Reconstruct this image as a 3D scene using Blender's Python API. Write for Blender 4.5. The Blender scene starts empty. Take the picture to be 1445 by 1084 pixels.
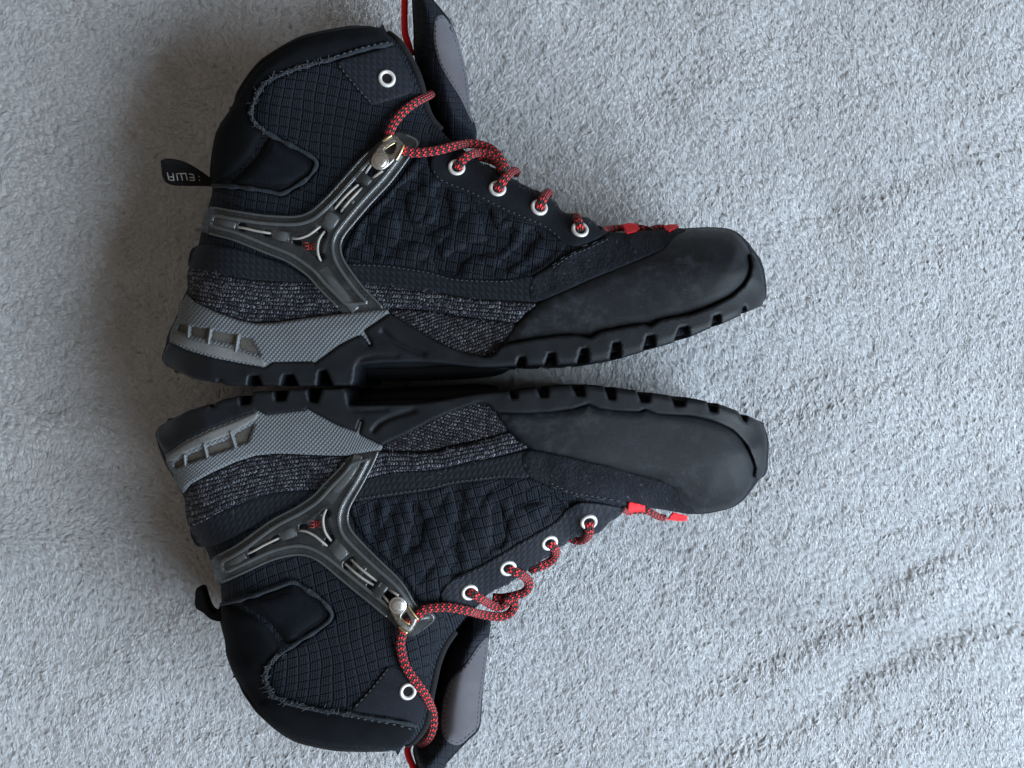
import bpy, math, random
import numpy as np
from mathutils import Vector
from mathutils.geometry import delaunay_2d_cdt
random.seed(7); rng = np.random.default_rng(7)

# ------------------------------------------------------------------ camera, world, lamps, exposure
sc = bpy.context.scene
HFOV = math.radians(62.0)
FPX = 722.5 / math.tan(HFOV / 2)          # focal length in photo pixels
CAMZ = 480.0                               # camera height over the blanket, mm
cam = bpy.data.cameras.new('camera'); camo = bpy.data.objects.new('camera', cam)
sc.collection.objects.link(camo); sc.camera = camo
camo.location = (0, 0, CAMZ / 1000); cam.sensor_fit = 'HORIZONTAL'; cam.angle = HFOV
cam.clip_start = 0.01; cam.clip_end = 50
w = bpy.data.worlds.new('World'); sc.world = w; w.use_nodes = True
bgn = w.node_tree.nodes['Background']
bgn.inputs[0].default_value = (1.0, 0.88, 0.76, 1); bgn.inputs[1].default_value = 0.235
def area(name, loc, target, sx, sy, power, col):
    l = bpy.data.lights.new(name, 'AREA'); l.shape = 'RECTANGLE'; l.size = sx; l.size_y = sy
    l.energy = power; l.color = col
    o = bpy.data.objects.new(name, l); sc.collection.objects.link(o); o.location = loc
    o.rotation_euler = (Vector(target) - Vector(loc)).to_track_quat('-Z', 'Y').to_euler()
    return o
area('window_light', (1.24, -0.66, 0.80), (0, 0, 0.03), 1.25, 1.15, 85, (0.725, 0.868, 1.0))
vs = sc.view_settings; vs.view_transform = 'Standard'; vs.look = 'None'; vs.exposure = 0.0; vs.gamma = 1.0
vs.use_curve_mapping = False
sc.cycles.max_bounces = 5; sc.cycles.diffuse_bounces = 3; sc.cycles.glossy_bounces = 3; sc.cycles.transparent_max_bounces = 10

# ------------------------------------------------------------------ numeric helpers
A = lambda p: np.array(p, float)
def catmull(P, closed=True, n=6):
    P = A(P); m = len(P); out = []
    for i in range(m if closed else m - 1):
        if closed: p0, p1, p2, p3 = P[i-1], P[i], P[(i+1) % m], P[(i+2) % m]
        else: p0, p1, p2, p3 = P[max(i-1, 0)], P[i], P[i+1], P[min(i+2, m-1)]
        for k in range(n):
            t = k / n
            m1 = (p2-p0)*0.5*0.8; m2 = (p3-p1)*0.5*0.8
            out.append((2*t**3-3*t**2+1)*p1 + (t**3-2*t**2+t)*m1 + (-2*t**3+3*t**2)*p2 + (t**3-t**2)*m2)
    if not closed: out.append(P[-1])
    return A(out)
def resample(P, g, closed=True):
    P = A(P); Q = np.vstack([P, P[:1]]) if closed else P
    s = np.r_[0, np.cumsum(np.linalg.norm(np.diff(Q[:, :2], axis=0), axis=1))]
    n = max(int(round(s[-1] / g)), 3)
    t = np.linspace(0, s[-1], n + 1)
    R = np.stack([np.interp(t, s, Q[:, k]) for k in range(Q.shape[1])], 1)
    return R[:-1] if closed else R
def resample_corners(P, g):
    P = A(P); out = []
    for i in range(len(P)):
        a, b = P[i], P[(i+1) % len(P)]
        n = max(1, int(np.linalg.norm(b-a) / g + .5))
        for k in range(n): out.append(a + (b-a)*k/n)
    return A(out)
def dist_poly(X, P, closed=True, want=False):
    """distance of points X to polyline P (and nearest segment index / parameter)"""
    P = A(P)[:, :2]; Q = np.vstack([P, P[:1]]) if closed else P
    a, b = Q[:-1], Q[1:]; d = b - a; L = (d**2).sum(1) + 1e-12
    D = np.empty(len(X)); I = np.empty(len(X), int); T = np.empty(len(X))
    for s in range(0, len(X), 4000):
        x = X[s:s+4000, None, :]
        t = np.clip(((x - a) * d).sum(2) / L, 0, 1)
        dd = ((x - a - t[..., None]*d)**2).sum(2); i = dd.argmin(1); r = np.arange(len(i))
        D[s:s+4000] = np.sqrt(dd[r, i]); I[s:s+4000] = i; T[s:s+4000] = t[r, i]
    return (D, I, T) if want else D
def inside(X, P):
    P = A(P)[:, :2]; Q = np.roll(P, -1, 0); c = np.zeros(len(X), bool)
    for (x1, y1), (x2, y2) in zip(P, Q):
        if y1 == y2: continue
        k = ((y1 > X[:, 1]) != (y2 > X[:, 1])) & (X[:, 0] < (x2-x1)*(X[:, 1]-y1)/(y2-y1) + x1)
        c ^= k
    return c
_perm = rng.permutation(512)
def perlin(x, y):
    x = np.asarray(x, float); y = np.asarray(y, float)
    xi = np.floor(x).astype(int); yi = np.floor(y).astype(int); xf = x-xi; yf = y-yi
    def g(i, j, dx, dy):
        h = _perm[(_perm[i & 511] + j) & 511] * (2*math.pi/512); return np.cos(h)*dx + np.sin(h)*dy
    u = xf*xf*xf*(xf*(xf*6-15)+10); v = yf*yf*yf*(yf*(yf*6-15)+10)
    n0 = g(xi, yi, xf, yf)*(1-u) + g(xi+1, yi, xf-1, yf)*u
    n1 = g(xi, yi+1, xf, yf-1)*(1-u) + g(xi+1, yi+1, xf-1, yf-1)*u
    return n0*(1-v) + n1*v
def prof(t, p=2.0):
    t = np.clip(t, 0, 1); return (1 - (1-t)**p)**(1/p)
def sstep(a, b, x):
    t = np.clip((x-a)/(b-a), 0, 1); return t*t*(3-2*t)
def unproj(px, z):
    px = A(px); k = (CAMZ - z) / FPX
    return np.stack([(px[:, 0]-722.5)*k, -(px[:, 1]-542)*k], 1)

# ------------------------------------------------------------------ materials
class MT:
    def __init__(s, name):
        s.m = bpy.data.materials.new(name); s.m.use_nodes = True; s.t = s.m.node_tree
        s.b = s.t.nodes['Principled BSDF']; s.o = s.t.nodes['Material Output']
    def node(s, typ, ins=None, **kw):
        n = s.t.nodes.new(typ)
        for k, v in kw.items(): setattr(n, k, v)
        for k, v in (ins or {}).items(): s.put(n.inputs[k], v)
        return n
    def put(s, sock, v):
        if isinstance(v, bpy.types.NodeSocket): s.t.links.new(v, sock)
        else:
            if isinstance(v, (tuple, list)) and len(v) == 3 and sock.type == 'RGBA': v = (*v, 1)
            sock.default_value = v
    def math(s, op, a, b=0.0, c=0.0, clamp=False):
        n = s.node('ShaderNodeMath', operation=op, use_clamp=clamp)
        for i, v in enumerate((a, b, c)): s.put(n.inputs[i], v)
        return n.outputs[0]
    def uv(s, name='UVMap'):
        n = s.node('ShaderNodeUVMap', uv_map=name); sp = s.node('ShaderNodeSeparateXYZ', {0: n.outputs[0]})
        return n.outputs[0], sp.outputs[0], sp.outputs[1]
    def obj(s): return s.node('ShaderNodeTexCoord').outputs['Object']
    def noise(s, vec, scale, detail=3.0, rough=0.55, dist=0.0):
        return s.node('ShaderNodeTexNoise', {'Vector': vec, 'Scale': scale, 'Detail': detail, 'Roughness': rough, 'Distortion': dist}).outputs[0]
    def vor(s, vec, scale, feature='F1'):
        return s.node('ShaderNodeTexVoronoi', {'Vector': vec, 'Scale': scale}, feature=feature).outputs[0]
    def ss(s, a, b, x):
        return s.node('ShaderNodeMapRange', {'Value': x, 'From Min': a, 'From Max': b, 'To Min': 0.0, 'To Max': 1.0}, interpolation_type='SMOOTHSTEP').outputs[0]
    def mix(s, f, a, b):
        n = s.node('ShaderNodeMix', data_type='RGBA'); s.put(n.inputs[0], f); s.put(n.inputs[6], a); s.put(n.inputs[7], b)
        return n.outputs[2]
    def comb(s, x, y, z=0.0): return s.node('ShaderNodeCombineXYZ', {0: x, 1: y, 2: z}).outputs[0]
    def bump(s, h, dist=0.001, strength=1.0):
        return s.node('ShaderNodeBump', {'Height': h, 'Distance': dist, 'Strength': strength}).outputs[0]
    def set(s, **kw):
        for k, v in kw.items():
            s.put(s.b.inputs[{'col': 'Base Color', 'rough': 'Roughness', 'metal': 'Metallic', 'normal': 'Normal', 'sheen': 'Sheen Weight',
                              'srough': 'Sheen Roughness', 'stint': 'Sheen Tint', 'spec': 'Specular IOR Level', 'coat': 'Coat Weight', 'crough': 'Coat Roughness',
                              'trans': 'Transmission Weight', 'ior': 'IOR', 'alpha': 'Alpha'}[k]], v)
        return s.m
M = {}
def mk_fabric(name, dark, lite, pitch=(16, 14), shx=0.14, shy=-0.2, dist=0.0007):
    t = MT(name); vec, x, y = t.uv()
    wob = t.math('MULTIPLY', t.math('SUBTRACT', t.noise(vec, 0.012, 1), 0.5), 14.0)
    a = t.math('DIVIDE', t.math('ADD', t.math('MULTIPLY_ADD', y, shx, x), wob), pitch[0])
    b = t.math('DIVIDE', t.math('ADD', t.math('MULTIPLY_ADD', x, shy, y), wob), pitch[1])
    da = t.math('ABSOLUTE', t.math('MULTIPLY_ADD', t.math('FRACT', a), 2.0, -1.0))
    db = t.math('ABSOLUTE', t.math('MULTIPLY_ADD', t.math('FRACT', b), 2.0, -1.0))
    ca = t.math('SUBTRACT', 1.0, t.ss(0.74, 0.98, da)); cb = t.math('SUBTRACT', 1.0, t.math('MULTIPLY', t.ss(0.78, 0.98, db), 0.8))
    cell = t.math('MULTIPLY', ca, cb)
    rib = t.math('ABSOLUTE', t.math('MULTIPLY_ADD', t.math('FRACT', t.math('MULTIPLY', a, 5.0)), 2.0, -1.0))
    kn = t.noise(t.comb(t.math('MULTIPLY', x, 0.9), t.math('MULTIPLY', y, 0.45)), 0.9, 2, 0.7)
    knit = t.math('MULTIPLY_ADD', kn, 0.7, t.math('MULTIPLY', rib, 0.3))
    thread = t.ss(0.84, 0.95, da)
    big = t.noise(vec, 0.012, 3)
    lum = t.math('MULTIPLY', t.math('MULTIPLY_ADD', cell, 0.32, 0.40), t.math('MULTIPLY_ADD', t.ss(0.38, 0.68, knit), 1.1, 0.15))
    lum = t.math('MULTIPLY_ADD', thread, t.math('MULTIPLY', kn, 0.8), lum, clamp=True)
    col = t.mix(lum, dark, lite)
    col = t.mix(t.math('MULTIPLY', t.ss(0.5, 0.75, big), 0.25), col, (0.018, 0.019, 0.022))
    h = t.math('MULTIPLY_ADD', t.math('MULTIPLY', cell, knit), 0.5, t.math('MULTIPLY_ADD', cell, 0.9, t.math('MULTIPLY', thread, 0.35)))
    return t.set(col=col, rough=0.7, spec=0.08, normal=t.bump(h, dist, 0.75))
M['fabric'] = mk_fabric('grid_fabric', (0.0010, 0.0013, 0.0018), (0.0185, 0.0235, 0.0335))  # lite tone: pale threads plus painted bluish highlights of the knit ribs
M['tongue'] = mk_fabric('tongue_fabric', (0.003, 0.0035, 0.006), (0.020, 0.024, 0.033), pitch=(11, 9), shx=0.05, shy=-0.1, dist=0.0006)
def mk_plain(name, c1, c2, rough, bscale, bdist, detail=4, sheen=0.0, spec=0.3, fleck=None, coat=0.0, bigscale=0.02):
    t = MT(name); vec, x, y = t.uv()
    n = t.noise(vec, bscale, detail, 0.7); bg = t.noise(vec, bigscale, 4, 0.6)
    col = t.mix(t.ss(0.3, 0.72, t.math('MULTIPLY_ADD', bg, 0.6, t.math('MULTIPLY', n, 0.4))), c1, c2)
    if fleck: col = t.mix(t.math('MULTIPLY', t.ss(0.66, 0.76, t.noise(vec, bscale*0.9, 1, 0.5)), fleck[3]), col, fleck[:3])
    r = t.math('MULTIPLY_ADD', bg, 0.25, rough - 0.12)
    return t.set(col=col, rough=r, spec=spec, sheen=sheen, srough=0.35, stint=(0.7, 0.8, 1.0), coat=coat, normal=t.bump(n, bdist, 0.8))
M['softshell'] = mk_plain('softshell', (0.0025, 0.003, 0.0038), (0.007, 0.008, 0.010), 0.9, 0.8, 0.0005, sheen=0.02, spec=0.06)
M['padfuzz'] = mk_plain('fuzzy_pad', (0.003, 0.0035, 0.005), (0.011, 0.013, 0.018), 0.95, 0.9, 0.0008, sheen=0.03, spec=0.06)
M['suede'] = mk_plain('dark_suede', (0.006, 0.007, 0.010), (0.012, 0.0138, 0.019), 0.85, 0.5, 0.0006, sheen=0.02, spec=0.12, fleck=(0.04, 0.045, 0.06, 0.5))
M['suede2'] = mk_plain('worn_suede', (0.006, 0.007, 0.010), (0.018, 0.0205, 0.027), 0.88, 0.22, 0.0022, sheen=0.02, spec=0.12, fleck=(0.075, 0.08, 0.10, 0.6))
M['nubuck'] = mk_plain('grey_nubuck', (0.066, 0.062, 0.070), (0.095, 0.090, 0.099), 0.95, 1.2, 0.0004, sheen=0.2, spec=0.1, fleck=(0.15, 0.145, 0.16, 0.5))
M['rand'] = mk_plain('toe_rubber', (0.0035, 0.0044, 0.006), (0.011, 0.0133, 0.017), 0.5, 0.9, 0.0003, spec=0.27, fleck=(0.05, 0.055, 0.06, 0.3), bigscale=0.014)
def mk_rand():
    t = MT('toe_rubber_worn'); vec, x, y = t.uv()
    g = t.noise(vec, 1.3, 3, 0.7); m1 = t.noise(vec, 0.05, 6, 0.7); m2 = t.noise(vec, 0.012, 3, 0.6)
    sc_ = t.noise(t.comb(t.math('MULTIPLY_ADD', y, 0.12, t.math('MULTIPLY', x, 0.05)), t.math('MULTIPLY_ADD', x, -0.15, y)), 0.5, 4, 0.75)
    dust = t.math('MULTIPLY', t.ss(0.42, 0.72, m1), t.ss(0.3, 0.7, m2)); dust = t.math('MULTIPLY', dust, t.math('MULTIPLY_ADD', g, 1.1, 0.25), clamp=True)
    col = t.mix(t.math('MULTIPLY', dust, 0.8), t.mix(g, (0.003, 0.0038, 0.0052), (0.0085, 0.0103, 0.0135)), (0.042, 0.049, 0.060))
    col = t.mix(t.math('MULTIPLY', t.ss(0.62, 0.78, sc_), 0.35), col, (0.040, 0.044, 0.050))
    col = t.mix(t.math('MULTIPLY', t.ss(0.70, 0.76, t.noise(vec, 0.16, 1)), 0.25), col, (0.06, 0.063, 0.068))
    return t.set(col=col, rough=t.math('MULTIPLY_ADD', dust, 0.3, t.math('MULTIPLY_ADD', m1, 0.2, 0.36)), spec=0.2, normal=t.bump(t.math('MULTIPLY_ADD', sc_, 0.5, g), 0.00035, 0.7))
M['rand'] = mk_rand()
M['outsole'] = mk_plain('outsole_rubber', (0.0030, 0.0038, 0.0052), (0.0095, 0.0118, 0.0155), 0.46, 0.6, 0.0003, spec=0.22, fleck=(0.05, 0.055, 0.065, 0.25))
M['rib'] = mk_plain('sole_strip', (0.10, 0.105, 0.108), (0.165, 0.165, 0.160), 0.75, 0.35, 0.0004, fleck=(0.22, 0.215, 0.205, 0.6), bigscale=0.03)
M['cell'] = mk_plain('sole_cell', (0.060, 0.054, 0.047), (0.098, 0.090, 0.080), 0.85, 0.3, 0.0004, bigscale=0.05)
M['black'] = mk_plain('black_webbing', (0.003, 0.003, 0.004), (0.008, 0.008, 0.010), 0.85, 0.7, 0.0004, spec=0.2)
M['lining'] = mk_plain('lining', (0.004, 0.004, 0.005), (0.010, 0.010, 0.012), 0.95, 0.7, 0.0004)
M['seam'] = mk_plain('seam_fray', (0.005, 0.0065, 0.009), (0.022, 0.028, 0.035), 0.95, 0.35, 0.0010, sheen=0.05, fleck=(0.10, 0.115, 0.135, 0.5))
M['thread'] = mk_plain('stitch_thread', (0.10, 0.10, 0.095), (0.20, 0.20, 0.185), 0.7, 0.6, 0.0002)
M['thread_dark'] = mk_plain('dark_thread', (0.030, 0.033, 0.040), (0.065, 0.07, 0.085), 0.8, 0.6, 0.0002)
M['fibre'] = mk_plain('loose_fibre', (0.05, 0.055, 0.065), (0.14, 0.15, 0.17), 0.8, 0.3, 0.0)
M['lint'] = mk_plain('pale_lint', (0.30, 0.30, 0.30), (0.5, 0.5, 0.5), 0.8, 0.3, 0.0)
M['red'] = mk_plain('red_webbing', (0.74, 0.012, 0.018), (0.90, 0.022, 0.03), 0.8, 0.5, 0.0006, sheen=0.1)
M['cable'] = mk_plain('pale_cable', (0.21, 0.19, 0.17), (0.31, 0.29, 0.27), 0.4, 0.5, 0.0001)
M['logo'] = mk_plain('red_print', (0.22, 0.022, 0.018), (0.34, 0.03, 0.025), 0.5, 0.6, 0.0)
M['letters'] = mk_plain('grey_print', (0.26, 0.27, 0.27), (0.40, 0.41, 0.41), 0.8, 0.8, 0.0)
def mk_metal(name, c1, c2, rough, metal=1.0):
    t = MT(name); vec, x, y = t.uv(); n = t.noise(vec, 0.25, 4, 0.6)
    return t.set(col=t.mix(t.ss(0.35, 0.65, n), c1, c2), rough=t.math('MULTIPLY_ADD', n, 0.3, rough-0.12), metal=metal, normal=t.bump(t.noise(vec, 0.9, 3), 0.0001, 0.5))
M['eyelet'] = mk_metal('eyelet_enamel', (0.46, 0.44, 0.41), (0.64, 0.63, 0.62), 0.34, 0.3)
M['steel'] = mk_metal('worn_steel', (0.46, 0.44, 0.42), (0.60, 0.58, 0.56), 0.36)
M['plate'] = mk_metal('dull_plate', (0.20, 0.19, 0.18), (0.33, 0.31, 0.29), 0.42)
M['brass'] = mk_metal('brass_edge', (0.55, 0.43, 0.22), (0.66, 0.56, 0.36), 0.35)
def mk_band():                              # moulded triangle pattern
    t = MT('triangle_band'); vec, x, y = t.uv()
    a = t.math('DIVIDE', x, 9.0); b = t.math('DIVIDE', t.math('MULTIPLY_ADD', x, -0.09, y), 9.0)
    fa = t.math('FRACT', a); fb = t.math('FRACT', b)
    tri = t.ss(-0.08, 0.08, t.math('SUBTRACT', fa, fb))
    h = t.math('MULTIPLY_ADD', tri, t.math('SUBTRACT', 1.0, fa), t.math('MULTIPLY', fb, 0.4))
    n = t.noise(vec, 0.03, 4); f = t.noise(vec, 0.9, 2)
    col = t.mix(t.math('MULTIPLY_ADD', tri, 0.35, t.math('MULTIPLY_ADD', n, 0.6, t.math('MULTIPLY', f, 0.2)), clamp=True), (0.0045, 0.0055, 0.008), (0.0125, 0.015, 0.021))
    return t.set(col=col, rough=0.65, spec=0.14, normal=t.bump(h, 0.0006, 0.6))
M['band'] = mk_band()
def mk_knit(name, dark, fl, rowh=6.0, st=4.0, amt=1.0):
    t = MT(name); vec, x, y = t.uv('rows')
    r = t.math('ADD', t.math('DIVIDE', y, rowh), t.math('MULTIPLY', t.noise(vec, 0.03, 2), 1.6)); ri = t.math('FLOOR', r); rf = t.math('FRACT', r)
    tri = t.math('ABSOLUTE', t.math('MULTIPLY_ADD', rf, 2.0, -1.0))        # 0 mid, 1 edges
    c = t.math('ADD', t.math('MULTIPLY_ADD', tri, 0.5, t.math('DIVIDE', x, st)), t.math('MULTIPLY', t.noise(vec, 0.08, 2), 3.0)); c = t.math('ADD', c, t.math('MULTIPLY', ri, 0.37))
    ci = t.math('FLOOR', c); cf = t.math('FRACT', c)
    e = t.math('ABSOLUTE', t.math('MULTIPLY_ADD', cf, 2.0, -1.0))
    h = t.math('MULTIPLY', t.math('SUBTRACT', 1.0, t.math('POWER', tri, 3.0)), t.math('SUBTRACT', 1.0, t.math('POWER', e, 2.0)))
    wn = t.node('ShaderNodeTexWhiteNoise', {'Vector': t.comb(ci, ri)}, noise_dimensions='2D').outputs[0]
    nz = t.noise(t.comb(t.math('MULTIPLY', x, 0.8), t.math('MULTIPLY', y, 1.3)), 0.36, 3, 0.75)
    patch = t.noise(vec, 0.02, 3)
    fk = t.math('MULTIPLY', t.ss(0.42, 0.62, t.math('MULTIPLY_ADD', wn, 0.22, t.math('MULTIPLY', nz, 0.75))), t.ss(0.15, 0.7, h))
    fk = t.math('MULTIPLY', fk, t.math('MULTIPLY_ADD', patch, 1.2, 0.25), clamp=True)
    base = t.mix(h, (0.004, 0.004, 0.007), dark)
    col = t.mix(t.math('MULTIPLY', fk, amt), base, fl)
    return t.set(col=col, rough=0.85, spec=0.2, normal=t.bump(h, 0.0012, 0.9))
M['knit'] = mk_knit('knit_upper', (0.022, 0.021, 0.033), (0.15, 0.155, 0.18), rowh=6.0, st=4.0)
M['knit2'] = mk_knit('knit_lower', (0.026, 0.024, 0.030), (0.155, 0.155, 0.17), rowh=5.0, st=4.2, amt=0.8)
def mk_mid():                                # diamond-textured grey foam
    t = MT('midsole_foam'); vec, x, y = t.uv()
    p = 6.4
    a = t.math('FRACT', t.math('DIVIDE', t.math('MULTIPLY_ADD', y, 0.85, x), p)); b = t.math('FRACT', t.math('DIVIDE', t.math('MULTIPLY_ADD', y, -1.25, x), p))
    ea = t.math('SUBTRACT', 1.0, t.math('POWER', t.math('ABSOLUTE', t.math('MULTIPLY_ADD', a, 2.0, -1.0)), 2.0))
    eb = t.math('SUBTRACT', 1.0, t.math('POWER', t.math('ABSOLUTE', t.math('MULTIPLY_ADD', b, 2.0, -1.0)), 2.0))
    h = t.math('MULTIPLY', ea, eb); n = t.noise(vec, 0.025, 4, 0.65); f = t.noise(vec, 0.6, 3, 0.6)
    col = t.mix(t.math('MULTIPLY_ADD', n, 0.8, t.math('MULTIPLY', f, 0.25), clamp=True), (0.080, 0.089, 0.099), (0.155, 0.168, 0.184))
    col = t.mix(t.math('MULTIPLY', t.math('SUBTRACT', 1.0, h), 0.4), col, (0.060, 0.064, 0.068))
    return t.set(col=col, rough=0.7, spec=0.3, normal=t.bump(h, 0.0007, 0.6))
M['mid'] = mk_mid()
def mk_tpu():
    t = MT('clear_plastic'); vec, x, y = t.uv()
    n = t.noise(vec, 0.035, 4, 0.6); s = t.noise(t.comb(t.math('MULTIPLY', x, 0.35), y), 0.5, 3, 0.7)
    col = t.mix(t.ss(0.3, 0.7, n), (0.026, 0.029, 0.031), (0.062, 0.066, 0.068))
    r = t.math('MULTIPLY_ADD', t.ss(0.45, 0.75, s), 0.12, t.math('MULTIPLY_ADD', n, 0.2, 0.16))
    t.set(col=col, rough=r, spec=0.9, normal=t.bump(n, 0.00015, 0.3))
    tp = t.node('ShaderNodeBsdfTransparent', {'Color': (0.85, 0.87, 0.86, 1)})
    mx = t.node('ShaderNodeMixShader', {0: 0.40, 1: tp.outputs[0], 2: t.b.outputs[0]}); t.t.links.new(mx.outputs[0], t.o.inputs[0])
    return t.m
M['tpu'] = mk_tpu()
def mk_bead():  # paler copy of the brace plastic, highlights put into its colour
    t = MT('highlit_plastic'); vec, x, y = t.uv(); n = t.noise(vec, 0.2, 3)
    t.set(col=t.mix(n, (0.06, 0.066, 0.07), (0.13, 0.138, 0.145)), rough=0.22, spec=1.0)
    tp = t.node('ShaderNodeBsdfTransparent', {'Color': (0.9, 0.92, 0.92, 1)})
    mx = t.node('ShaderNodeMixShader', {0: 0.52, 1: tp.outputs[0], 2: t.b.outputs[0]}); t.t.links.new(mx.outputs[0], t.o.inputs[0])
    return t.m
M['bead'] = mk_bead()
def mk_lace():                               # black cord with red flecks, uv in mm along / turns round
    t = MT('lace_cord'); vec, u, v = t.uv()
    a = t.math('DIVIDE', u, 1.45); k = t.math('MULTIPLY', v, 12.0)
    c1 = t.math('ADD', a, t.math('MULTIPLY', t.math('FLOOR', k), 0.5))
    fa = t.math('ABSOLUTE', t.math('MULTIPLY_ADD', t.math('FRACT', c1), 2.0, -1.0))
    fk = t.math('ABSOLUTE', t.math('MULTIPLY_ADD', t.math('FRACT', k), 2.0, -1.0))
    h = t.math('MULTIPLY', t.math('SUBTRACT', 1.0, t.math('POWER', fa, 2.0)), t.math('SUBTRACT', 1.0, t.math('POWER', fk, 2.0)))
    wn = t.node('ShaderNodeTexWhiteNoise', {'Vector': t.comb(t.math('FLOOR', c1), t.math('FLOOR', k))}, noise_dimensions='2D').outputs[0]
    par = t.math('FLOORED_MODULO', t.math('ADD', t.math('FLOOR', c1), t.math('FLOOR', t.math('DIVIDE', k, 2.0))), 2.0)
    red = t.math('MULTIPLY', t.ss(0.2, 0.42, h), t.math('GREATER_THAN', t.math('MULTIPLY_ADD', par, 0.75, t.math('MULTIPLY', wn, 0.55)), 0.60))
    col = t.mix(red, t.mix(h, (0.006, 0.005, 0.006), (0.030, 0.018, 0.020)), t.mix(wn, (0.70, 0.010, 0.018), (0.88, 0.030, 0.038)))
    return t.set(col=col, rough=0.8, spec=0.25, normal=t.bump(h, 0.0009, 1.0), sheen=0.1)
M['lace'] = mk_lace()
def mk_fleece(name, bscale, c1, c2):
    t = MT(name); vec = t.obj()
    geo = t.node('ShaderNodeNewGeometry'); pos = geo.outputs['Position']
    rnd = t.node('ShaderNodeObjectInfo').outputs['Random']
    n = t.noise(pos, 14.0, 4, 0.6); f = t.noise(pos, bscale, 3, 0.7)
    col = t.mix(t.math('MULTIPLY_ADD', n, 0.55, t.math('MULTIPLY_ADD', f, 0.35, t.math('MULTIPLY', rnd, 0.2)), clamp=True), c1, c2)
    m = t.set(col=col, rough=0.95, spec=0.05)
    tr = t.node('ShaderNodeBsdfTranslucent', {'Color': col}); mx = t.node('ShaderNodeMixShader', {0: 0.22, 1: t.b.outputs[0], 2: tr.outputs[0]})
    t.t.links.new(mx.outputs[0], t.o.inputs[0])
    return m
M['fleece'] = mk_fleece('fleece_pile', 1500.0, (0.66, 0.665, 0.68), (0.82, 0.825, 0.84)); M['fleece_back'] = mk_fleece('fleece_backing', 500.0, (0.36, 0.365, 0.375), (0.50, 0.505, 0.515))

# ------------------------------------------------------------------ mesh / object helpers
col0 = sc.collection
def link(name, verts, faces, mat, parent=None, smooth=True, uvs=None, mm=True):
    """verts in mm (N,3); uvs = {layer: (N,2)} per vertex"""
    me = bpy.data.meshes.new(name)
    V = A(verts) / 1000.0 if mm else A(verts)
    me.from_pydata(V.tolist(), [], [list(map(int, f)) for f in faces])
    if smooth: me.polygons.foreach_set('use_smooth', np.ones(len(me.polygons), bool))
    li = np.empty(len(me.loops), int); me.loops.foreach_get('vertex_index', li)
    for ln, uv in (uvs or {}).items():
        lay = me.uv_layers.new(name=ln); lay.data.foreach_set('uv', A(uv)[li].ravel())
    me.materials.append(M[mat] if isinstance(mat, str) else mat)
    me.update()
    o = bpy.data.objects.new(name, me); col0.objects.link(o)
    if parent: o.parent = parent; o.matrix_parent_inverse = parent.matrix_world.inverted()
    return o
def mesh_poly(poly, g, rings=(), holes=()):
    """triangulate a px polygon with boundary-parallel rings and a hex grid inside"""
    loops = [A(poly)] + [A(h) for h in holes]
    pts = []; edges = []
    for L in loops:
        s = len(pts); pts += L.tolist(); n = len(L); edges += [(s+i, s+(i+1) % n) for i in range(n)]
    allb = lambda X: np.min([dist_poly(X, L) for L in loops], axis=0)
    ok = lambda X: inside(X, loops[0]) & ~np.any([inside(X, h) for h in loops[1:]] or [np.zeros(len(X), bool)], axis=0)
    for r in rings:
        for L in loops:
            T = np.roll(L, -1, 0) - np.roll(L, 1, 0); Nn = np.stack([-T[:, 1], T[:, 0]], 1); Nn /= np.linalg.norm(Nn, axis=1)[:, None] + 1e-9
            for sgn in (1, -1):
                X = L + sgn*r*Nn; k = ok(X); X = X[k]
                if len(X): pts += X[allb(X) > 0.85*r].tolist()
    lo, hi = loops[0].min(0), loops[0].max(0); h = g*0.866
    xs = np.arange(lo[0], hi[0]+g, g); ys = np.arange(lo[1], hi[1]+h, h)
    X = np.array([(x + (g/2 if j % 2 else 0), y) for j, y in enumerate(ys) for x in xs])
    X = X[ok(X)]
    if len(X): X = X[allb(X) > (rings[0] if rings else 0)*0 + 0.5*g + min(max(rings) if rings else 0, 16)]
    if len(X): pts += X.tolist()
    v, e, f, *_ = delaunay_2d_cdt([Vector(p) for p in pts], edges, [], 0, 1e-4)
    P = np.array([(a.x, a.y) for a in v]); F = np.array([t for t in f if len(t) == 3])
    c = P[F].mean(1); F = F[ok(c)]
    return P, F, dist_poly(P, loops[0]), (np.min([dist_poly(P, hh) for hh in loops[1:]], axis=0) if holes else np.full(len(P), 1e3))
def orient(V, F):
    a, b, c = V[F[:, 0]], V[F[:, 1]], V[F[:, 2]]
    s = (b[:, 0]-a[:, 0])*(c[:, 1]-a[:, 1]) - (b[:, 1]-a[:, 1])*(c[:, 0]-a[:, 0])
    F = F.copy(); k = s < 0; F[k] = F[k][:, ::-1]; return F
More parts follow.
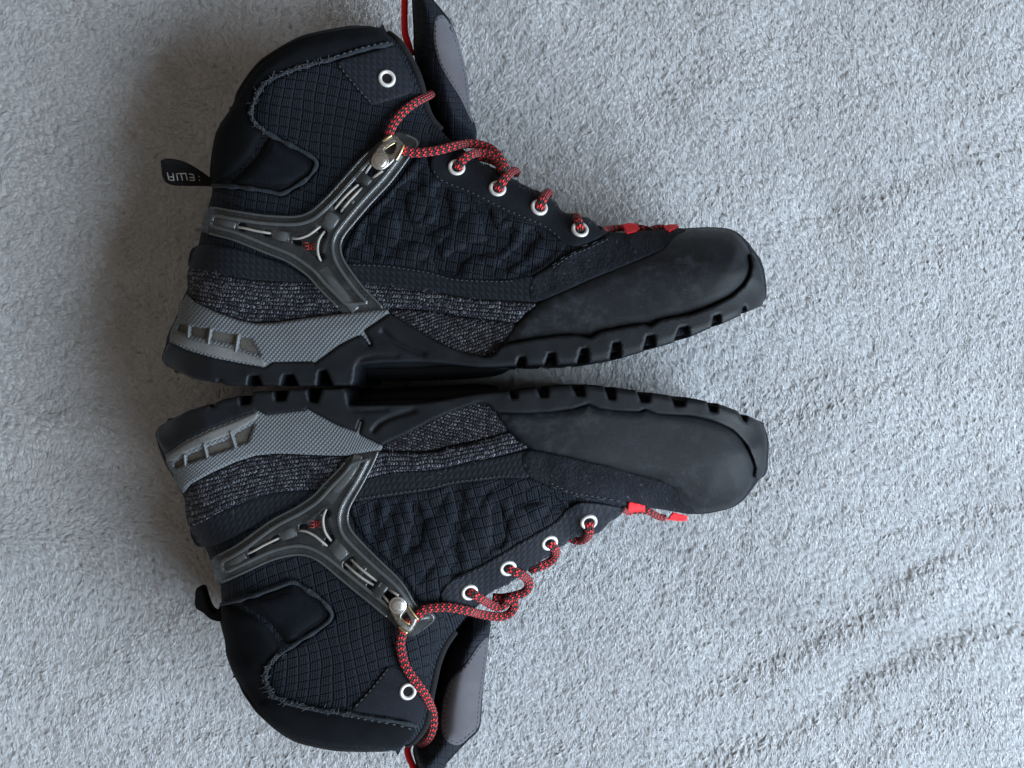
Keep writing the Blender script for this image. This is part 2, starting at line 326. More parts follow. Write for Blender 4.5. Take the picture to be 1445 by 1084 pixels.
def tube(path, ra, rb=None, n=8, cap=True, up=None, rfun=None):
    """sweep an ellipse (half width ra, half height rb) along a 3d path (mm)"""
    P = A(path); rb = rb or ra; m = len(P)
    T = np.gradient(P, axis=0); T /= np.linalg.norm(T, axis=1)[:, None] + 1e-9
    V = []; UV = []; L = np.r_[0, np.cumsum(np.linalg.norm(np.diff(P, axis=0), axis=1))]
    prev = None
    for i in range(m):
        u0 = A((0, 0, 1)) if up is None else A(up)
        sd = np.cross(T[i], u0)
        if np.linalg.norm(sd) < 0.25 and prev is not None: sd = prev - T[i]*np.dot(prev, T[i])
        if np.linalg.norm(sd) < 1e-6: sd = np.cross(T[i], A((1, 0, 0)))
        sd /= np.linalg.norm(sd)
        if prev is not None and np.dot(sd, prev) < 0: sd = -sd
        prev = sd; nn = np.cross(sd, T[i]); k = rfun(L[i]/L[-1]) if rfun else 1.0
        for j in range(n):
            a = 2*math.pi*j/n; V.append(P[i] + k*(ra*math.cos(a)*sd + rb*math.sin(a)*nn))
            UV.append((L[i], j/n*(1) if j < n else 1))
    F = [(i*n+j, i*n+(j+1) % n, (i+1)*n+(j+1) % n, (i+1)*n+j) for i in range(m-1) for j in range(n)]
    if cap: F += [tuple(range(n))[::-1], tuple((m-1)*n + j for j in range(n))]
    return A(V), F, A(UV)
def join(parts):
    V = []; F = []; U = []; s = 0
    for v, f, u in parts:
        V.append(v); U.append(u); F += [tuple(i+s for i in ff) for ff in f]; s += len(v)
    return np.vstack(V), F, np.vstack(U)

class Surf:
    """height surface z = zmid + h over a plan polygon, sampled on a grid"""
    def __init__(s, poly, hfun, zmid, pad=30, res=1.0, blur=2):
        s.poly = A(poly); s.lo = s.poly.min(0) - pad; s.res = res
        n = np.ceil((s.poly.max(0) + pad - s.lo)/res).astype(int) + 1; s.n = n
        gx, gy = np.meshgrid(s.lo[0] + np.arange(n[0])*res, s.lo[1] + np.arange(n[1])*res, indexing='ij')
        X = np.stack([gx.ravel(), gy.ravel()], 1); ins = inside(X, s.poly)
        Z = np.zeros(len(X)); Z[ins] = hfun(X[ins])
        D, I, T = dist_poly(X[~ins], s.poly, True, True)
        Q = np.vstack([s.poly, s.poly[:1]]); np_ = Q[I] + T[:, None]*(Q[I+1]-Q[I])
        hb = hfun(np_); Z[~ins] = np.maximum(hb - 1.4*D, np.minimum(hb, 0) - 2.0)
        Z = Z.reshape(n)
        for _ in range(blur):
            Zp = np.pad(Z, 1, mode='edge')
            Z = (Zp[:-2, 1:-1] + Zp[2:, 1:-1] + Zp[1:-1, :-2] + Zp[1:-1, 2:] + 4*Zp[1:-1, 1:-1])/8
        s.Z = Z; s.zmid = zmid
    def h(s, X):
        q = (A(X)-s.lo)/s.res; q = np.clip(q, 0, s.n-1.001); i = q.astype(int); f = q-i
        Z = s.Z; a, b = i[:, 0], i[:, 1]
        return (Z[a, b]*(1-f[:, 0])*(1-f[:, 1]) + Z[a+1, b]*f[:, 0]*(1-f[:, 1]) + Z[a, b+1]*(1-f[:, 0])*f[:, 1] + Z[a+1, b+1]*f[:, 0]*f[:, 1])
    def hs(s, X):
        q = (A(X)-s.lo)/s.res; q = np.clip(q, 1, s.n-2.001); i = q.astype(int); f = q-i; o = 0
        wts = lambda t: ((1-t)**3/6, (3*t**3-6*t**2+4)/6, (-3*t**3+3*t**2+3*t+1)/6, t**3/6)
        wx, wy = wts(f[:, 0]), wts(f[:, 1])
        for a in range(4):
            for b in range(4): o = o + wx[a]*wy[b]*s.Z[np.minimum(i[:, 0]-1+a, s.n[0]-1), np.minimum(i[:, 1]-1+b, s.n[1]-1)]
        return o
    def lift(s, px, off=0.0, floor=-99.0):
        """photo pixels -> points of the surface (+off along z) seen there"""
        px = A(px); off = np.broadcast_to(off, len(px)); z = np.full(len(px), 60.0)
        for k in range(26):
            X = unproj(px, z); zn = s.zmid(X) + np.maximum((s.h(X) if k < 19 else s.hs(X)) + off, floor)
            z = z + (zn - z)*0.5
        X = unproj(px, z); return np.column_stack([X, z])
    def normal(s, X):
        e = 2.0; X = A(X).reshape(1, 2)
        f = lambda d: float((s.h(X+A(d)) + s.zmid(X+A(d)))[0])
        nrm = A((-(f((e, 0))-f((-e, 0)))/(2*e), -(f((0, e))-f((0, -e)))/(2*e), 1.0)); return nrm/np.linalg.norm(nrm)

# ------------------------------------------------------------------ blanket
def blanket_h(x, y):
    """height (mm) of the blanket's folds"""
    a = math.radians(16); p = x*math.cos(a) + y*math.sin(a); q = -x*math.sin(a) + y*math.cos(a)
    rip = (perlin(p/150 + 3, q/25 + perlin(x/110, y/110)*0.9) + 0.3*perlin(p/80 + 20, q/13))*(0.65 + 0.9*perlin(x/95 + 40, y/95))
    mask = sstep(20, 190, x + 0.25*np.abs(y)) * (0.55 + 0.45*sstep(120, -40, y))
    low = sstep(-60, -160, y) * 0.45
    und = 2.6*perlin(x/110 + 7, y/90 + 2) + 1.0*perlin(x/45, y/40 + 9)
    return -3.0 + und*1.2 + 4.2*rip*np.maximum(mask, low) + 0.25*perlin(x/14, y/11)
def make_blanket():
    n = 240; xs = np.linspace(-460, 460, n); ys = np.linspace(-390, 390, int(n*0.85)); m = len(ys)
    xs = np.r_[-1200, -800, xs, 800, 1200]; ys = np.r_[-1200, -700, ys, 700, 1200]
    gx, gy = np.meshgrid(xs, ys, indexing='ij')
    z = blanket_h(gx, gy) - 1.2
    V = np.stack([gx.ravel(), gy.ravel(), z.ravel()], 1); nx, ny = gx.shape
    F = [(i*ny+j, (i+1)*ny+j, (i+1)*ny+j+1, i*ny+j+1) for i in range(nx-1) for j in range(ny-1)]
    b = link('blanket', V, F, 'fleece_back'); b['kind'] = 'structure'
    # fleece pile: tuft variants, scattered on the folds
    tc = bpy.data.collections.new('pile_tufts'); r = random.Random(3)
    for vi in range(8):
        parts = []
        for k in range(14):
            rad = 2.7*math.sqrt(r.random()); th = r.random()*6.283; bx, by = rad*math.cos(th), rad*math.sin(th)
            L = r.uniform(2.4, 4.0); hgt = r.uniform(1.15, 1.95); ang = r.gauss(0, 0.15); curl = r.gauss(0, 0.28)
            for fb in range(11):
                ox, oy = r.gauss(0, 0.30), r.gauss(0, 0.30); oz = r.gauss(0, 0.16); dl = r.uniform(0.8, 1.12); da = r.gauss(0, 0.14)
                path = []
                for q in range(5):
                    t = q/4; aa = ang + da + curl*t; s_ = L*dl*t**1.15; cv = 1 - 0.45*t
                    path.append((bx + ox*cv + s_*math.cos(aa), by + oy*cv + s_*math.sin(aa), -0.6 + oz + hgt*math.sin(min(t*1.25, 1.0)*math.pi/2) - 0.7*max(0, t-0.6)))
                parts.append(tube(path, 0.115, 0.115, n=3, cap=False, rfun=lambda t: 1.0 - 0.5*t))
        V2, F2, U2 = join(parts)
        o = link('pile_tuft', V2, F2, 'fleece'); col0.objects.unlink(o); tc.objects.link(o)
    # points
    sp = 3.5; X = []
    xs = np.arange(-360, 360, sp); ys = np.arange(-300, 300, sp)
    gx, gy = np.meshgrid(xs, ys, indexing='ij'); X = np.stack([gx.ravel(), gy.ravel()], 1)
    X += rng.uniform(-0.5, 0.5, X.shape)*sp*0.8
    z = blanket_h(X[:, 0], X[:, 1])
    e = 1.5
    dzx = (blanket_h(X[:, 0]+e, X[:, 1]) - blanket_h(X[:, 0]-e, X[:, 1]))/(2*e); dzy = (blanket_h(X[:, 0], X[:, 1]+e) - blanket_h(X[:, 0], X[:, 1]-e))/(2*e)
    # nap direction: brushed towards the bottom of the picture on the right, swirled on the left
    left = sstep(-60, -210, X[:, 0]) * sstep(-140, 20, X[:, 1])
    base = np.radians(-100) + np.radians(28)*sstep(-20, 150, X[:, 0]) + 0.7*perlin(X[:, 0]/90, X[:, 1]/90 + 5)
    sw = np.radians(200) + 3.2*perlin(X[:, 0]/55 + 11, X[:, 1]/45)
    yaw = base*(1-left) + sw*left + rng.normal(0, 0.13, len(X)) + left*rng.normal(0, 0.45, len(X))
    me = bpy.data.meshes.new('blanket_pile')
    me.from_pydata((np.column_stack([X, z])/1000).tolist(), [], [])
    def att(nm, typ, key, arr):
        at = me.attributes.new(nm, typ, 'POINT'); at.data.foreach_set(key, np.ascontiguousarray(arr, dtype=np.float32 if typ != 'INT' else np.int32).ravel())
    att('rot', 'FLOAT_VECTOR', 'vector', np.column_stack([np.arctan(dzy), -np.arctan(dzx), yaw]))
    att('scl', 'FLOAT', 'value', rng.uniform(1.25, 1.6, len(X)))
    att('pick', 'INT', 'value', rng.integers(0, 8, len(X)))
    o = bpy.data.objects.new('blanket_pile', me); col0.objects.link(o); o.parent = b; o['kind'] = 'stuff'
    ng = bpy.data.node_groups.new('pile', 'GeometryNodeTree')
    ng.interface.new_socket('Geometry', in_out='INPUT', socket_type='NodeSocketGeometry'); ng.interface.new_socket('Geometry', in_out='OUTPUT', socket_type='NodeSocketGeometry')
    N = ng.nodes; L = ng.links
    gi = N.new('NodeGroupInput'); go = N.new('NodeGroupOutput'); iop = N.new('GeometryNodeInstanceOnPoints')
    ci = N.new('GeometryNodeCollectionInfo'); ci.inputs['Collection'].default_value = tc; ci.inputs['Separate Children'].default_value = True; ci.inputs['Reset Children'].default_value = True
    def na(nm, dt):
        n_ = N.new('GeometryNodeInputNamedAttribute'); n_.data_type = dt; n_.inputs[0].default_value = nm; return n_.outputs[0]
    e2r = N.new('FunctionNodeEulerToRotation'); L.new(na('rot', 'FLOAT_VECTOR'), e2r.inputs[0])
    L.new(gi.outputs[0], iop.inputs['Points']); L.new(ci.outputs[0], iop.inputs['Instance']); iop.inputs['Pick Instance'].default_value = True
    L.new(na('pick', 'INT'), iop.inputs['Instance Index']); L.new(e2r.outputs[0], iop.inputs['Rotation']); L.new(na('scl', 'FLOAT'), iop.inputs['Scale'])
    L.new(iop.outputs[0], go.inputs[0])
    md = o.modifiers.new('pile', 'NODES'); md.node_group = ng
make_blanket()

# ------------------------------------------------------------------ boots: traced profile of the upper boot (photo px)
HEEL = [(250,526),(234,516),(230,506),(236,487),(240,470),(250,449),(263,416),(267,408),(268,379),(273,362),(279,342),(284,313),(292,293),(297,275),(298,241),(300,219),(303,197),(307,182),(325,155)]
RIM = [(325,155),(338,131),(352,108),(369,88.6),(398,70),(431,54),(476,44),(500,40),(527,38),(543,42)]
FRONT = [(543,42,22),(554,51,22),(570,66,22),(583,89,22),(592,106,22),(597,125,22),(601,148,22),(609,168,22),(627,188,22),(640,200,22),(660,214,22),(675,226.6,22),(701,237.6,22),(730,255,22),(757,268.6,22),
         (777,280,22),(785,289,22),(794,300,22),(826,306.5,22),(835,313,22),(857,325,22),(880,327,21),(917,326,18),(966,322,11),(999,320.6,6),(1021,322,2),(1039,330,0),(1052,343,0),(1061,356,0),(1069,365,0),(1076,385,0),(1079,410,0),(1078,425,0),(1070,434,0)]
UNDER_S = [(1062,468),(1000,505),(950,522),(875,545),(800,555),(700,562),(500,566),(330,568),(258,548)]
UNDER = [(1040,442),(950,476),(875,497),(800,504),(700,508),(600,502),(500,506),(440,522),(330,528)]
PAIRS = [((230,506),(221,614)),((238.8,482.9),(233,641)),((266.5,411),(262,700)),((267.8,379.4),(269,743)),((350,545),(338,559)),((370.5,544),(358.4,553)),((396,545),(386,552)),((421.5,545),(408,549)),((447,545),(433.6,549)),
 ((470,544),(454.7,549)),((495.6,544),(484.6,548)),((502,517),(492,571)),((523,488),(510,593)),((548.6,440.6),(539,631)),((373.9,518.3),(363,580)),((444.7,512.8),(433.6,576.5)),((481.4,441.4),(491,644)),((757,429),(744.5,632)),((682,504),(673.6,569)),
 ((410.6,335),(420,750)),((452.6,370.6),(460,717)),((461.5,328.5),(471,761)),((293,291),(308.7,824)),((284.4,327.4),(297.6,788.6)),((535.7,229),(561,853)),((587,195),(612.9,877)),((560.7,185),(582,899)),((482,346),(492.5,735)),((579.6,222),(592,858)),
 ((546,111),(575.7,975.8)),((644.3,236.5),(662.7,836)),((702,266.4),(717,802)),((760.8,293),(775.6,766.4)),((818.4,324.2),(831,737)),
 ((303,197),(319,910)),((325,155),(331,953)),((369,88.6),(366,1008)),((431,54),(420,1043)),((475.7,44.4),(475,1053)),((527,38),(540,1056)),((554,51),(583,1049)),((591.7,106),(609,985)),((609,168),(628,912)),((675,226.6),(690,838)),((730,255),(741,808)),((777,280),(790,772)),((826,306.5),(840,754)),((857,325),(880,722)),
 ((447,234.8),(468,864)),((354,157),(375,950)),((397,274),(412.8,820.7)),((299.9,262),(312,853)),((473.5,82),(492.6,1008)),((554,63),(588,1023)),((522,149),(545.8,939)),
 ((1058,356),(1065,675)),((1079,410),(1081,645)),((1070,434),(1074.6,597.6)),((1021,322),(1030,717)),((966,322),(981,726)),((932,351),(941,686)),((1050,403),(1054.6,628.6)),((833,477),(830.6,570)),((918,460),(910,577.6)),((875,506),(866,546.6)),((950.6,485),(945,557)),((1043.6,447),(1040,579)),((800,513.7),(790,544.4)),
 ((835,344),(841.6,706)),((890,368.5),(893,672)),((360.6,456.3),(360.6,643)),((604,381.6),(605,692.8)),((604,411),(605,664)),((644.9,445),(640,629.7)),((587,464),(574,613))]
class TPS:
    def __init__(s, P, Q, reg=1.0):
        P, Q = A(P), A(Q); n = len(P); s.P = P
        K = s.k(P) + np.eye(n)*reg*50; L = np.zeros((n+3, n+3)); L[:n, :n] = K; L[:n, n] = 1; L[:n, n+1:] = P; L[n:, :n] = L[:n, n:].T
        s.W = np.linalg.solve(L, np.vstack([Q, np.zeros((3, 2))]))
    def k(s, X):
        r2 = ((A(X)[:, None]-s.P[None])**2).sum(2); return r2*np.log(r2 + 1e-9)*0.5
    def __call__(s, X):
        X = A(X)[:, :2]; n = len(s.P); return s.k(X) @ s.W[:n] + s.W[n] + X @ s.W[n+1:]
W_U = [230, 350, 500, 620, 750, 870, 960, 1080]; W_V = [36, 37.5, 38, 40, 44.5, 47.5, 46.5, 44]

class Boot:
    def __init__(s, name, warp):
        s.warp = warp
        s.to_src = None
        src = A(HEEL + RIM + [f[:2] for f in FRONT]); dst = s.w(src)
        mm = unproj(dst, 55.0); B = np.column_stack([mm, np.ones(len(mm))])
        s.aff = np.linalg.lstsq(B, src, rcond=None)[0]
        zm = s.zmid
        heel = catmull(HEEL, False, 4); rim = catmull(RIM, False, 6); fr = catmull(FRONT, False, 4)
        def place(P, dz):
            q = s.w(P[:, :2]); z = np.full(len(q), 50.0)
            for _ in range(6): z = zm(unproj(q, z)) + dz
            return unproj(q, z)
        Hm = place(heel, 5 + 4*sstep(420, 360, heel[:, 1]))
        t = np.linspace(0, 1, len(rim)); sl = np.r_[0, np.cumsum(np.linalg.norm(np.diff(rim, axis=0), axis=1))]*0.34; Rm = place(rim, np.maximum(42*prof(sl/36, 2.1)*(22+20*prof((sl[-1]-sl)/44, 2.1))/42 - 5, 4))
        Fm = place(fr, 4 + fr[:, 2]*0.95); Um = place(catmull(UNDER, False, 3), 30.0)
        s.rim_mm, s.front_mm, s.front_h0, s.heel_mm = Rm, Fm, fr[:, 2], Hm
        poly = np.vstack([Hm, Rm[1:], Fm[1:], Um])
        Rf = np.interp(np.arange(len(fr)), [0, len(fr)*0.6, len(fr)-1], [44, 42, 40])
        def hfun(X):
            Wd = s.Wd(X)
            d1 = dist_poly(X, Hm, False); n1 = prof(d1/36.0, 2.1)
            d2, i2, t2 = dist_poly(X, Fm, False, True); h0 = s.front_h0[i2]*(1-t2) + s.front_h0[i2+1]*t2
            R = Rf[i2]; n2 = (h0 + (Wd-h0)*prof(d2/R, 2.1))/Wd
            h = Wd*n1*n2
            d3 = dist_poly(X, Rm, False); h = h - 5.0*np.clip(1-d3/9.0, 0, 1)**2
            return h
        Us = place(A(UNDER_S), 30.0); s.surf = Surf(np.vstack([Hm, Rm[1:], Fm[1:], Us]), hfun, zm); s.poly = poly
        s.root = bpy.data.objects.new(name, None); col0.objects.link(s.root)
        c = poly.mean(0); s.root.location = (c[0]/1000, c[1]/1000, 0); s.root.empty_display_size = 0.05
        bpy.context.view_layer.update()
    def w(s, X): return A(X)[:, :2] if s.warp is None else s.warp(X)
    def src_of(s, X): return np.column_stack([A(X)[:, :2], np.ones(len(X))]) @ s.aff
    def zmid(s, X):
        u = s.src_of(X)[:, 0]; return 41 + 7*sstep(250, 950, u)
    def Wd(s, X):
        q = s.src_of(X); wf = np.mean([np.interp(q[:, 0] + k, W_U, W_V) for k in range(-90, 91, 15)], axis=0); sh = sstep(330, 90, q[:, 1])
        return wf*(1-sh) + (40 + 3*sstep(200, 60, q[:, 1]))*sh
    # -- builders
    def patch(s, name, poly, mat, off=1.0, edge=(3.0, 1.6), g=4.0, holes=(), img=False, smooth=True, field=None, parent=None, slab=False, rows=None, surf=None, flat=False, shade=True, cr=4, more=()):
        poly = catmull(poly, True, cr) if smooth else A(poly)
        poly = resample(poly, g*0.8) if smooth else resample_corners(poly, g*0.8)
        holes = [resample(catmull(h, True, 5), max(1.6, g*0.6)) for h in holes]
        r = edge[0]; rings = ([r*0.12, r*0.4, r] if r > 2.2 else [r]) + list(more)
        P, F, d, dh = mesh_poly(poly, g, rings, holes)
        o = off - edge[1]*(1-prof(np.minimum(d, dh)/r))
        if field is not None: o = o + field(P, d)
        px = P if (img or s.warp is None) else s.w(P)
        sf = surf or s.surf
        V = sf.lift(px, o, 0.8 if slab else -99.0)
        uv = {'UVMap': P}
        if rows is not None: uv['rows'] = rows(P)
        F = orient(V, F)
        if slab:
            n = len(V); zm = sf.zmid(V[:, :2]); V[:, 2] = np.maximum(V[:, 2], zm + 0.8); B = V.copy(); B[:, 2] = 2*zm - V[:, 2]
            E = {}
            for f in F:
                for a, b in ((f[0], f[1]), (f[1], f[2]), (f[2], f[0])):
                    E[(a, b)] = 1
            bd = [(a, b) for a, b in E if (b, a) not in E]
            FF = F.tolist() + (F[:, ::-1] + n).tolist() + [(b, a, a+n, b+n) for a, b in bd]
            V = np.vstack([V, B]); uv = {k: np.vstack([q, q]) for k, q in uv.items()}; F = FF
        return link(name, V, F, mat, parent or s.root, shade, uv)
    def pts3(s, P, img=False, surf=None):
        """list of (u, v, dz) -> 3d points dz above the surface"""
        P = A(P); px = P[:, :2] if img else s.w(P); return (surf or s.surf).lift(px, P[:, 2] if P.shape[1] > 2 else 0.0)
    def cord(s, name, P, ra, rb, mat, img=False, parent=None, n=10, step=1.2, surf=None, rfun=None):
        Q = catmull(P, False, 8); Q = resample(Q, step/0.34, False)
        V = s.pts3(Q, img, surf)
        # smooth the lifted path
        for _ in range(2): V[1:-1] = (V[:-2] + 2*V[1:-1] + V[2:])/4
        v, f, u = tube(V, ra, rb, n, rfun=rfun); return link(name, v, f, mat, parent or s.root, True, {'UVMap': u})
    def ring(s, name, c, prof_pts, mat, img=False, off=0.0, parent=None, seg=28, surf=None):
        """lathe around the surface normal; prof_pts = (radius mm, height mm)"""
        p = s.pts3([(c[0], c[1], off)], img, surf)[0]; nz = (surf or s.surf).normal(p[:2]); nz = nz*0.75 + A((0, 0, 0.25)); nz /= np.linalg.norm(nz)
        ax = np.cross(nz, A((0, 1, 0))); ax /= np.linalg.norm(ax); ay = np.cross(nz, ax)
        V = []; F = []; U = []; m = len(prof_pts)
        for k in range(seg):
            a = 2*math.pi*k/seg; d = math.cos(a)*ax + math.sin(a)*ay
            for r, hh in prof_pts: V.append(p + d*r + nz*hh); U.append((r*10*math.cos(a)+c[0], r*10*math.sin(a)+c[1]))
        for k in range(seg):
            k2 = (k+1) % seg
            for j in range(m-1): F.append((k*m+j, k*m+j+1, k2*m+j+1, k2*m+j))
        return link(name, V, F, mat, parent or s.root, True, {'UVMap': A(U)})
    def stitches(s, name, path, dash, gap, mat, off, img=False, parent=None, rad=0.28, closed=False, surf=None, jit=0.0):
        Q = resample(path, 1.0, closed); parts = []; i = 0; st = int(dash+gap)
        while i + int(dash) < len(Q):
            seg = Q[i:i+int(dash)+1:2]
            if jit: seg = seg + rng.normal(0, jit, (1, 2))
            V = s.pts3(np.column_stack([seg, off + 0.25*np.sin(np.linspace(0, math.pi, len(seg)))]), img, surf)
            parts.append(tube(V, rad, rad, 5)); i += st
        v, f, u = join(parts); return link(name, v, f, mat, parent or s.root, True, {'UVMap': u})
    def fuzz(s, name, path, n, ln, spread, mat, off, img=False, parent=None, rad=0.07, surf=None):
        Q = resample(path, 1.0, False); parts = []
        for _ in range(n):
            p = Q[rng.integers(len(Q))] + rng.normal(0, spread, 2); a = rng.uniform(0, 6.283); c = rng.normal(0, 1.2); L = ln*rng.uniform(0.4, 1.3)
            q = [(*p, off)]
            for k in range(4):
                a += c*0.5; p = p + L/4*A((math.cos(a), math.sin(a))); q.append((*p, off + rng.uniform(0, 0.9)))
            parts.append(tube(s.pts3(q, img, surf), rad, rad, 4))
        v, f, u = join(parts); return link(name, v, f, mat, parent or s.root, True, {'UVMap': u*5})

def folds(lines):
    L = [(catmull(p, False, 4), d, wd) for p, d, wd in lines]
    def f(P, d):
        o = np.zeros(len(P))
        for p, dep, wd in L: o -= dep*np.exp(-(dist_poly(P, p, False)/wd)**2)
        wx = 9*perlin(P[:, 0]/45 + 1, P[:, 1]/45); wy = 9*perlin(P[:, 0]/45 + 31, P[:, 1]/45)
        qa = (P[:, 0] + wx + 0.9*(P[:, 1] + wy))/58; qb = (P[:, 0] + wx - 0.9*(P[:, 1] + wy))/58
        o = 0.85*o + 1.45*np.sqrt(np.abs(np.sin(math.pi*qa)*np.sin(math.pi*qb)) + 0.02) - 1.0 + 0.5*perlin(P[:, 0]/24, P[:, 1]/20) + 0.35*perlin(P[:, 0]/12 + 4, P[:, 1]/11)
        return o*sstep(0, 14, d)
    return f
Z = lambda ox, oy: (lambda L: [(ox + x/4.516, oy + y/4.516) for x, y in L])
ZD = Z(480, 200); ZO = Z(480, 700); ZJ = Z(450, 540); ZK = Z(680, 540)

SEAM = [(299,262),(323,263),(348.6,265.4),(384,271),(397.3,274),(415,264),(432.7,253),(446,236),(445,226),(424.8,212.7),(398,199.4),(373.9,186),(358.4,172.8),(354,157.3),(360.6,137.4),(373.9,117.4),(398,104),(431.4,93),(473.5,82),(516,69),(554,62)]
BRACE = [(287,309),(293,291),(326.4,295.3),(370.7,302),(415,304),(437,297.5),(459.3,277.6),(481.4,253.2),(510,221),(527.5,206),(545,190),(560.7,185),(575,189),(587.3,195),(591.7,204),(579.6,222),(553,257.6),(524.3,288.6),(500,317),(486,335),(482,347),(484.4,361.6),(493.3,377),(513.2,403.7),(542,434.8),
         (525,439),(508,441.4),(481.4,441.4),(470.4,430.4),(448,408),(432.7,390.5),(404,370.6),(370.7,357.3),(326.4,339.6),(284.4,327.4)]
KNIT_TOP = [(267,378),(315,386),(360,394),(404,397),(437,397),(475,398),(513,400),(568,406),(624,413.5),(668,421),(712,424),(757,429)]
SEAM_K = [(726.8,455),(693.6,450.8),(644.9,445),(605,437.5),(552,435)]
MID_TOP = [(545,436),(530,436.4),(475.7,443),(431.4,448.6),(387,455.2),(360.6,456.3),(334,450.8),(303,439.7),(274,426),(264,414)]
OUTSOLE = [(238.8,483),(252,489),(267.6,495),(303,505),(342.9,512.8),(362.8,516),(373.9,518.3),(384.9,510.6),(440.3,509.5),(444.7,512.8),(450,508.4),(478.8,487.3),(493,479),(505.4,474),(509.8,473),(520.9,488.4),(525.3,486.2),(516.4,470.7),(514.2,466.3),(549.6,443),(560.7,448.6),(587,464),(613.9,480.7),(638,491.8),(660,499),(682.5,504),(692,503),(698,499.5),(706,490),(713,486),(757.5,478),(790,473.5),(812.9,472.6),(832.8,477),(848.3,468),(880,461.5),(908,457),(918,460.4),(933,451),(977,442.8),(1008,431),(1032.5,418.4),(1050,403),(1058,390),(1061,376),(1058,358),(1061.3,356),(1065.5,360.2),(1069,365.3),(1072.8,374.3),(1075.7,385),(1077.8,397),(1079,409.6),(1079,418),(1077.9,425),(1075,430.5),(1070,434),
 (1054,440.5),(1051.5,432),(1049,433),(1044,446),(1017,458),(1016,444),(1007,446),(1003,463),(973,476),(970.5,460.5),(958,463),(950,484),(925,491),(923,473),(913,474.5),(906,497),(876,506),(875,483),(865,484),(860,508),(831,512.5),(829,491.6),(820,493),(814,513.5),(785,515),(783,498),(774,499),(768,515.5),(742,516),(741,504),(733,504),(728,516.5),
 (700,518),(671,518),(627,513),(583,510.6),(545,511.7),(516,514),(502,517),(500,537),(496,544),(470,544),(460,522),(450,524),(447,545),(421.5,545),(413.7,528.5),(400,529.5),(396,545),(370.5,544),(364,530),(352,531),(349,545),(327,545),(314,541),(313,536),(309,536.5),(305,540.5),(276,535),(254,526),(234.4,517),(230,510.6),(230,502),(235,490)]
TREAD = [(262,494),(303,509),(360,520),(440,515),(490,486),(540,462),(600,478),(680,506),(715,490),(800,480),(900,465),(1000,436),(1040,412),(1050,398),(1056,406),(1050,426),(1000,457),(950,476),(900,490),(850,501),(780,507),(700,511),(600,519),(512,521),(490,524),(330,527),(265,514)]
MIDSOLE = [(238.8,484),(240,470.7),(243,462),(250,449),(252,435),(263,415)] + MID_TOP[::-1][1:] + [(548,439),(549.6,443),(514.2,467),(516.4,470.7),(525.3,486.2),(520.9,488.4),(509.8,474),(505.4,475),(478.8,488.3),(450,509.4),(444.7,514),(440.3,512),(384.9,513),(373.9,521),(362.8,519),(342.9,515.5),(303,508),(267.6,498)]
CELLS = [[(252,456),(266,459),(265,474),(250,468)],[(268.5,459),(296,463),(293,480),(268,475)],[(299,464),(335,472),(331,488),(296,481)],[(338,473),(356,477),(370,504),(335,493)]]

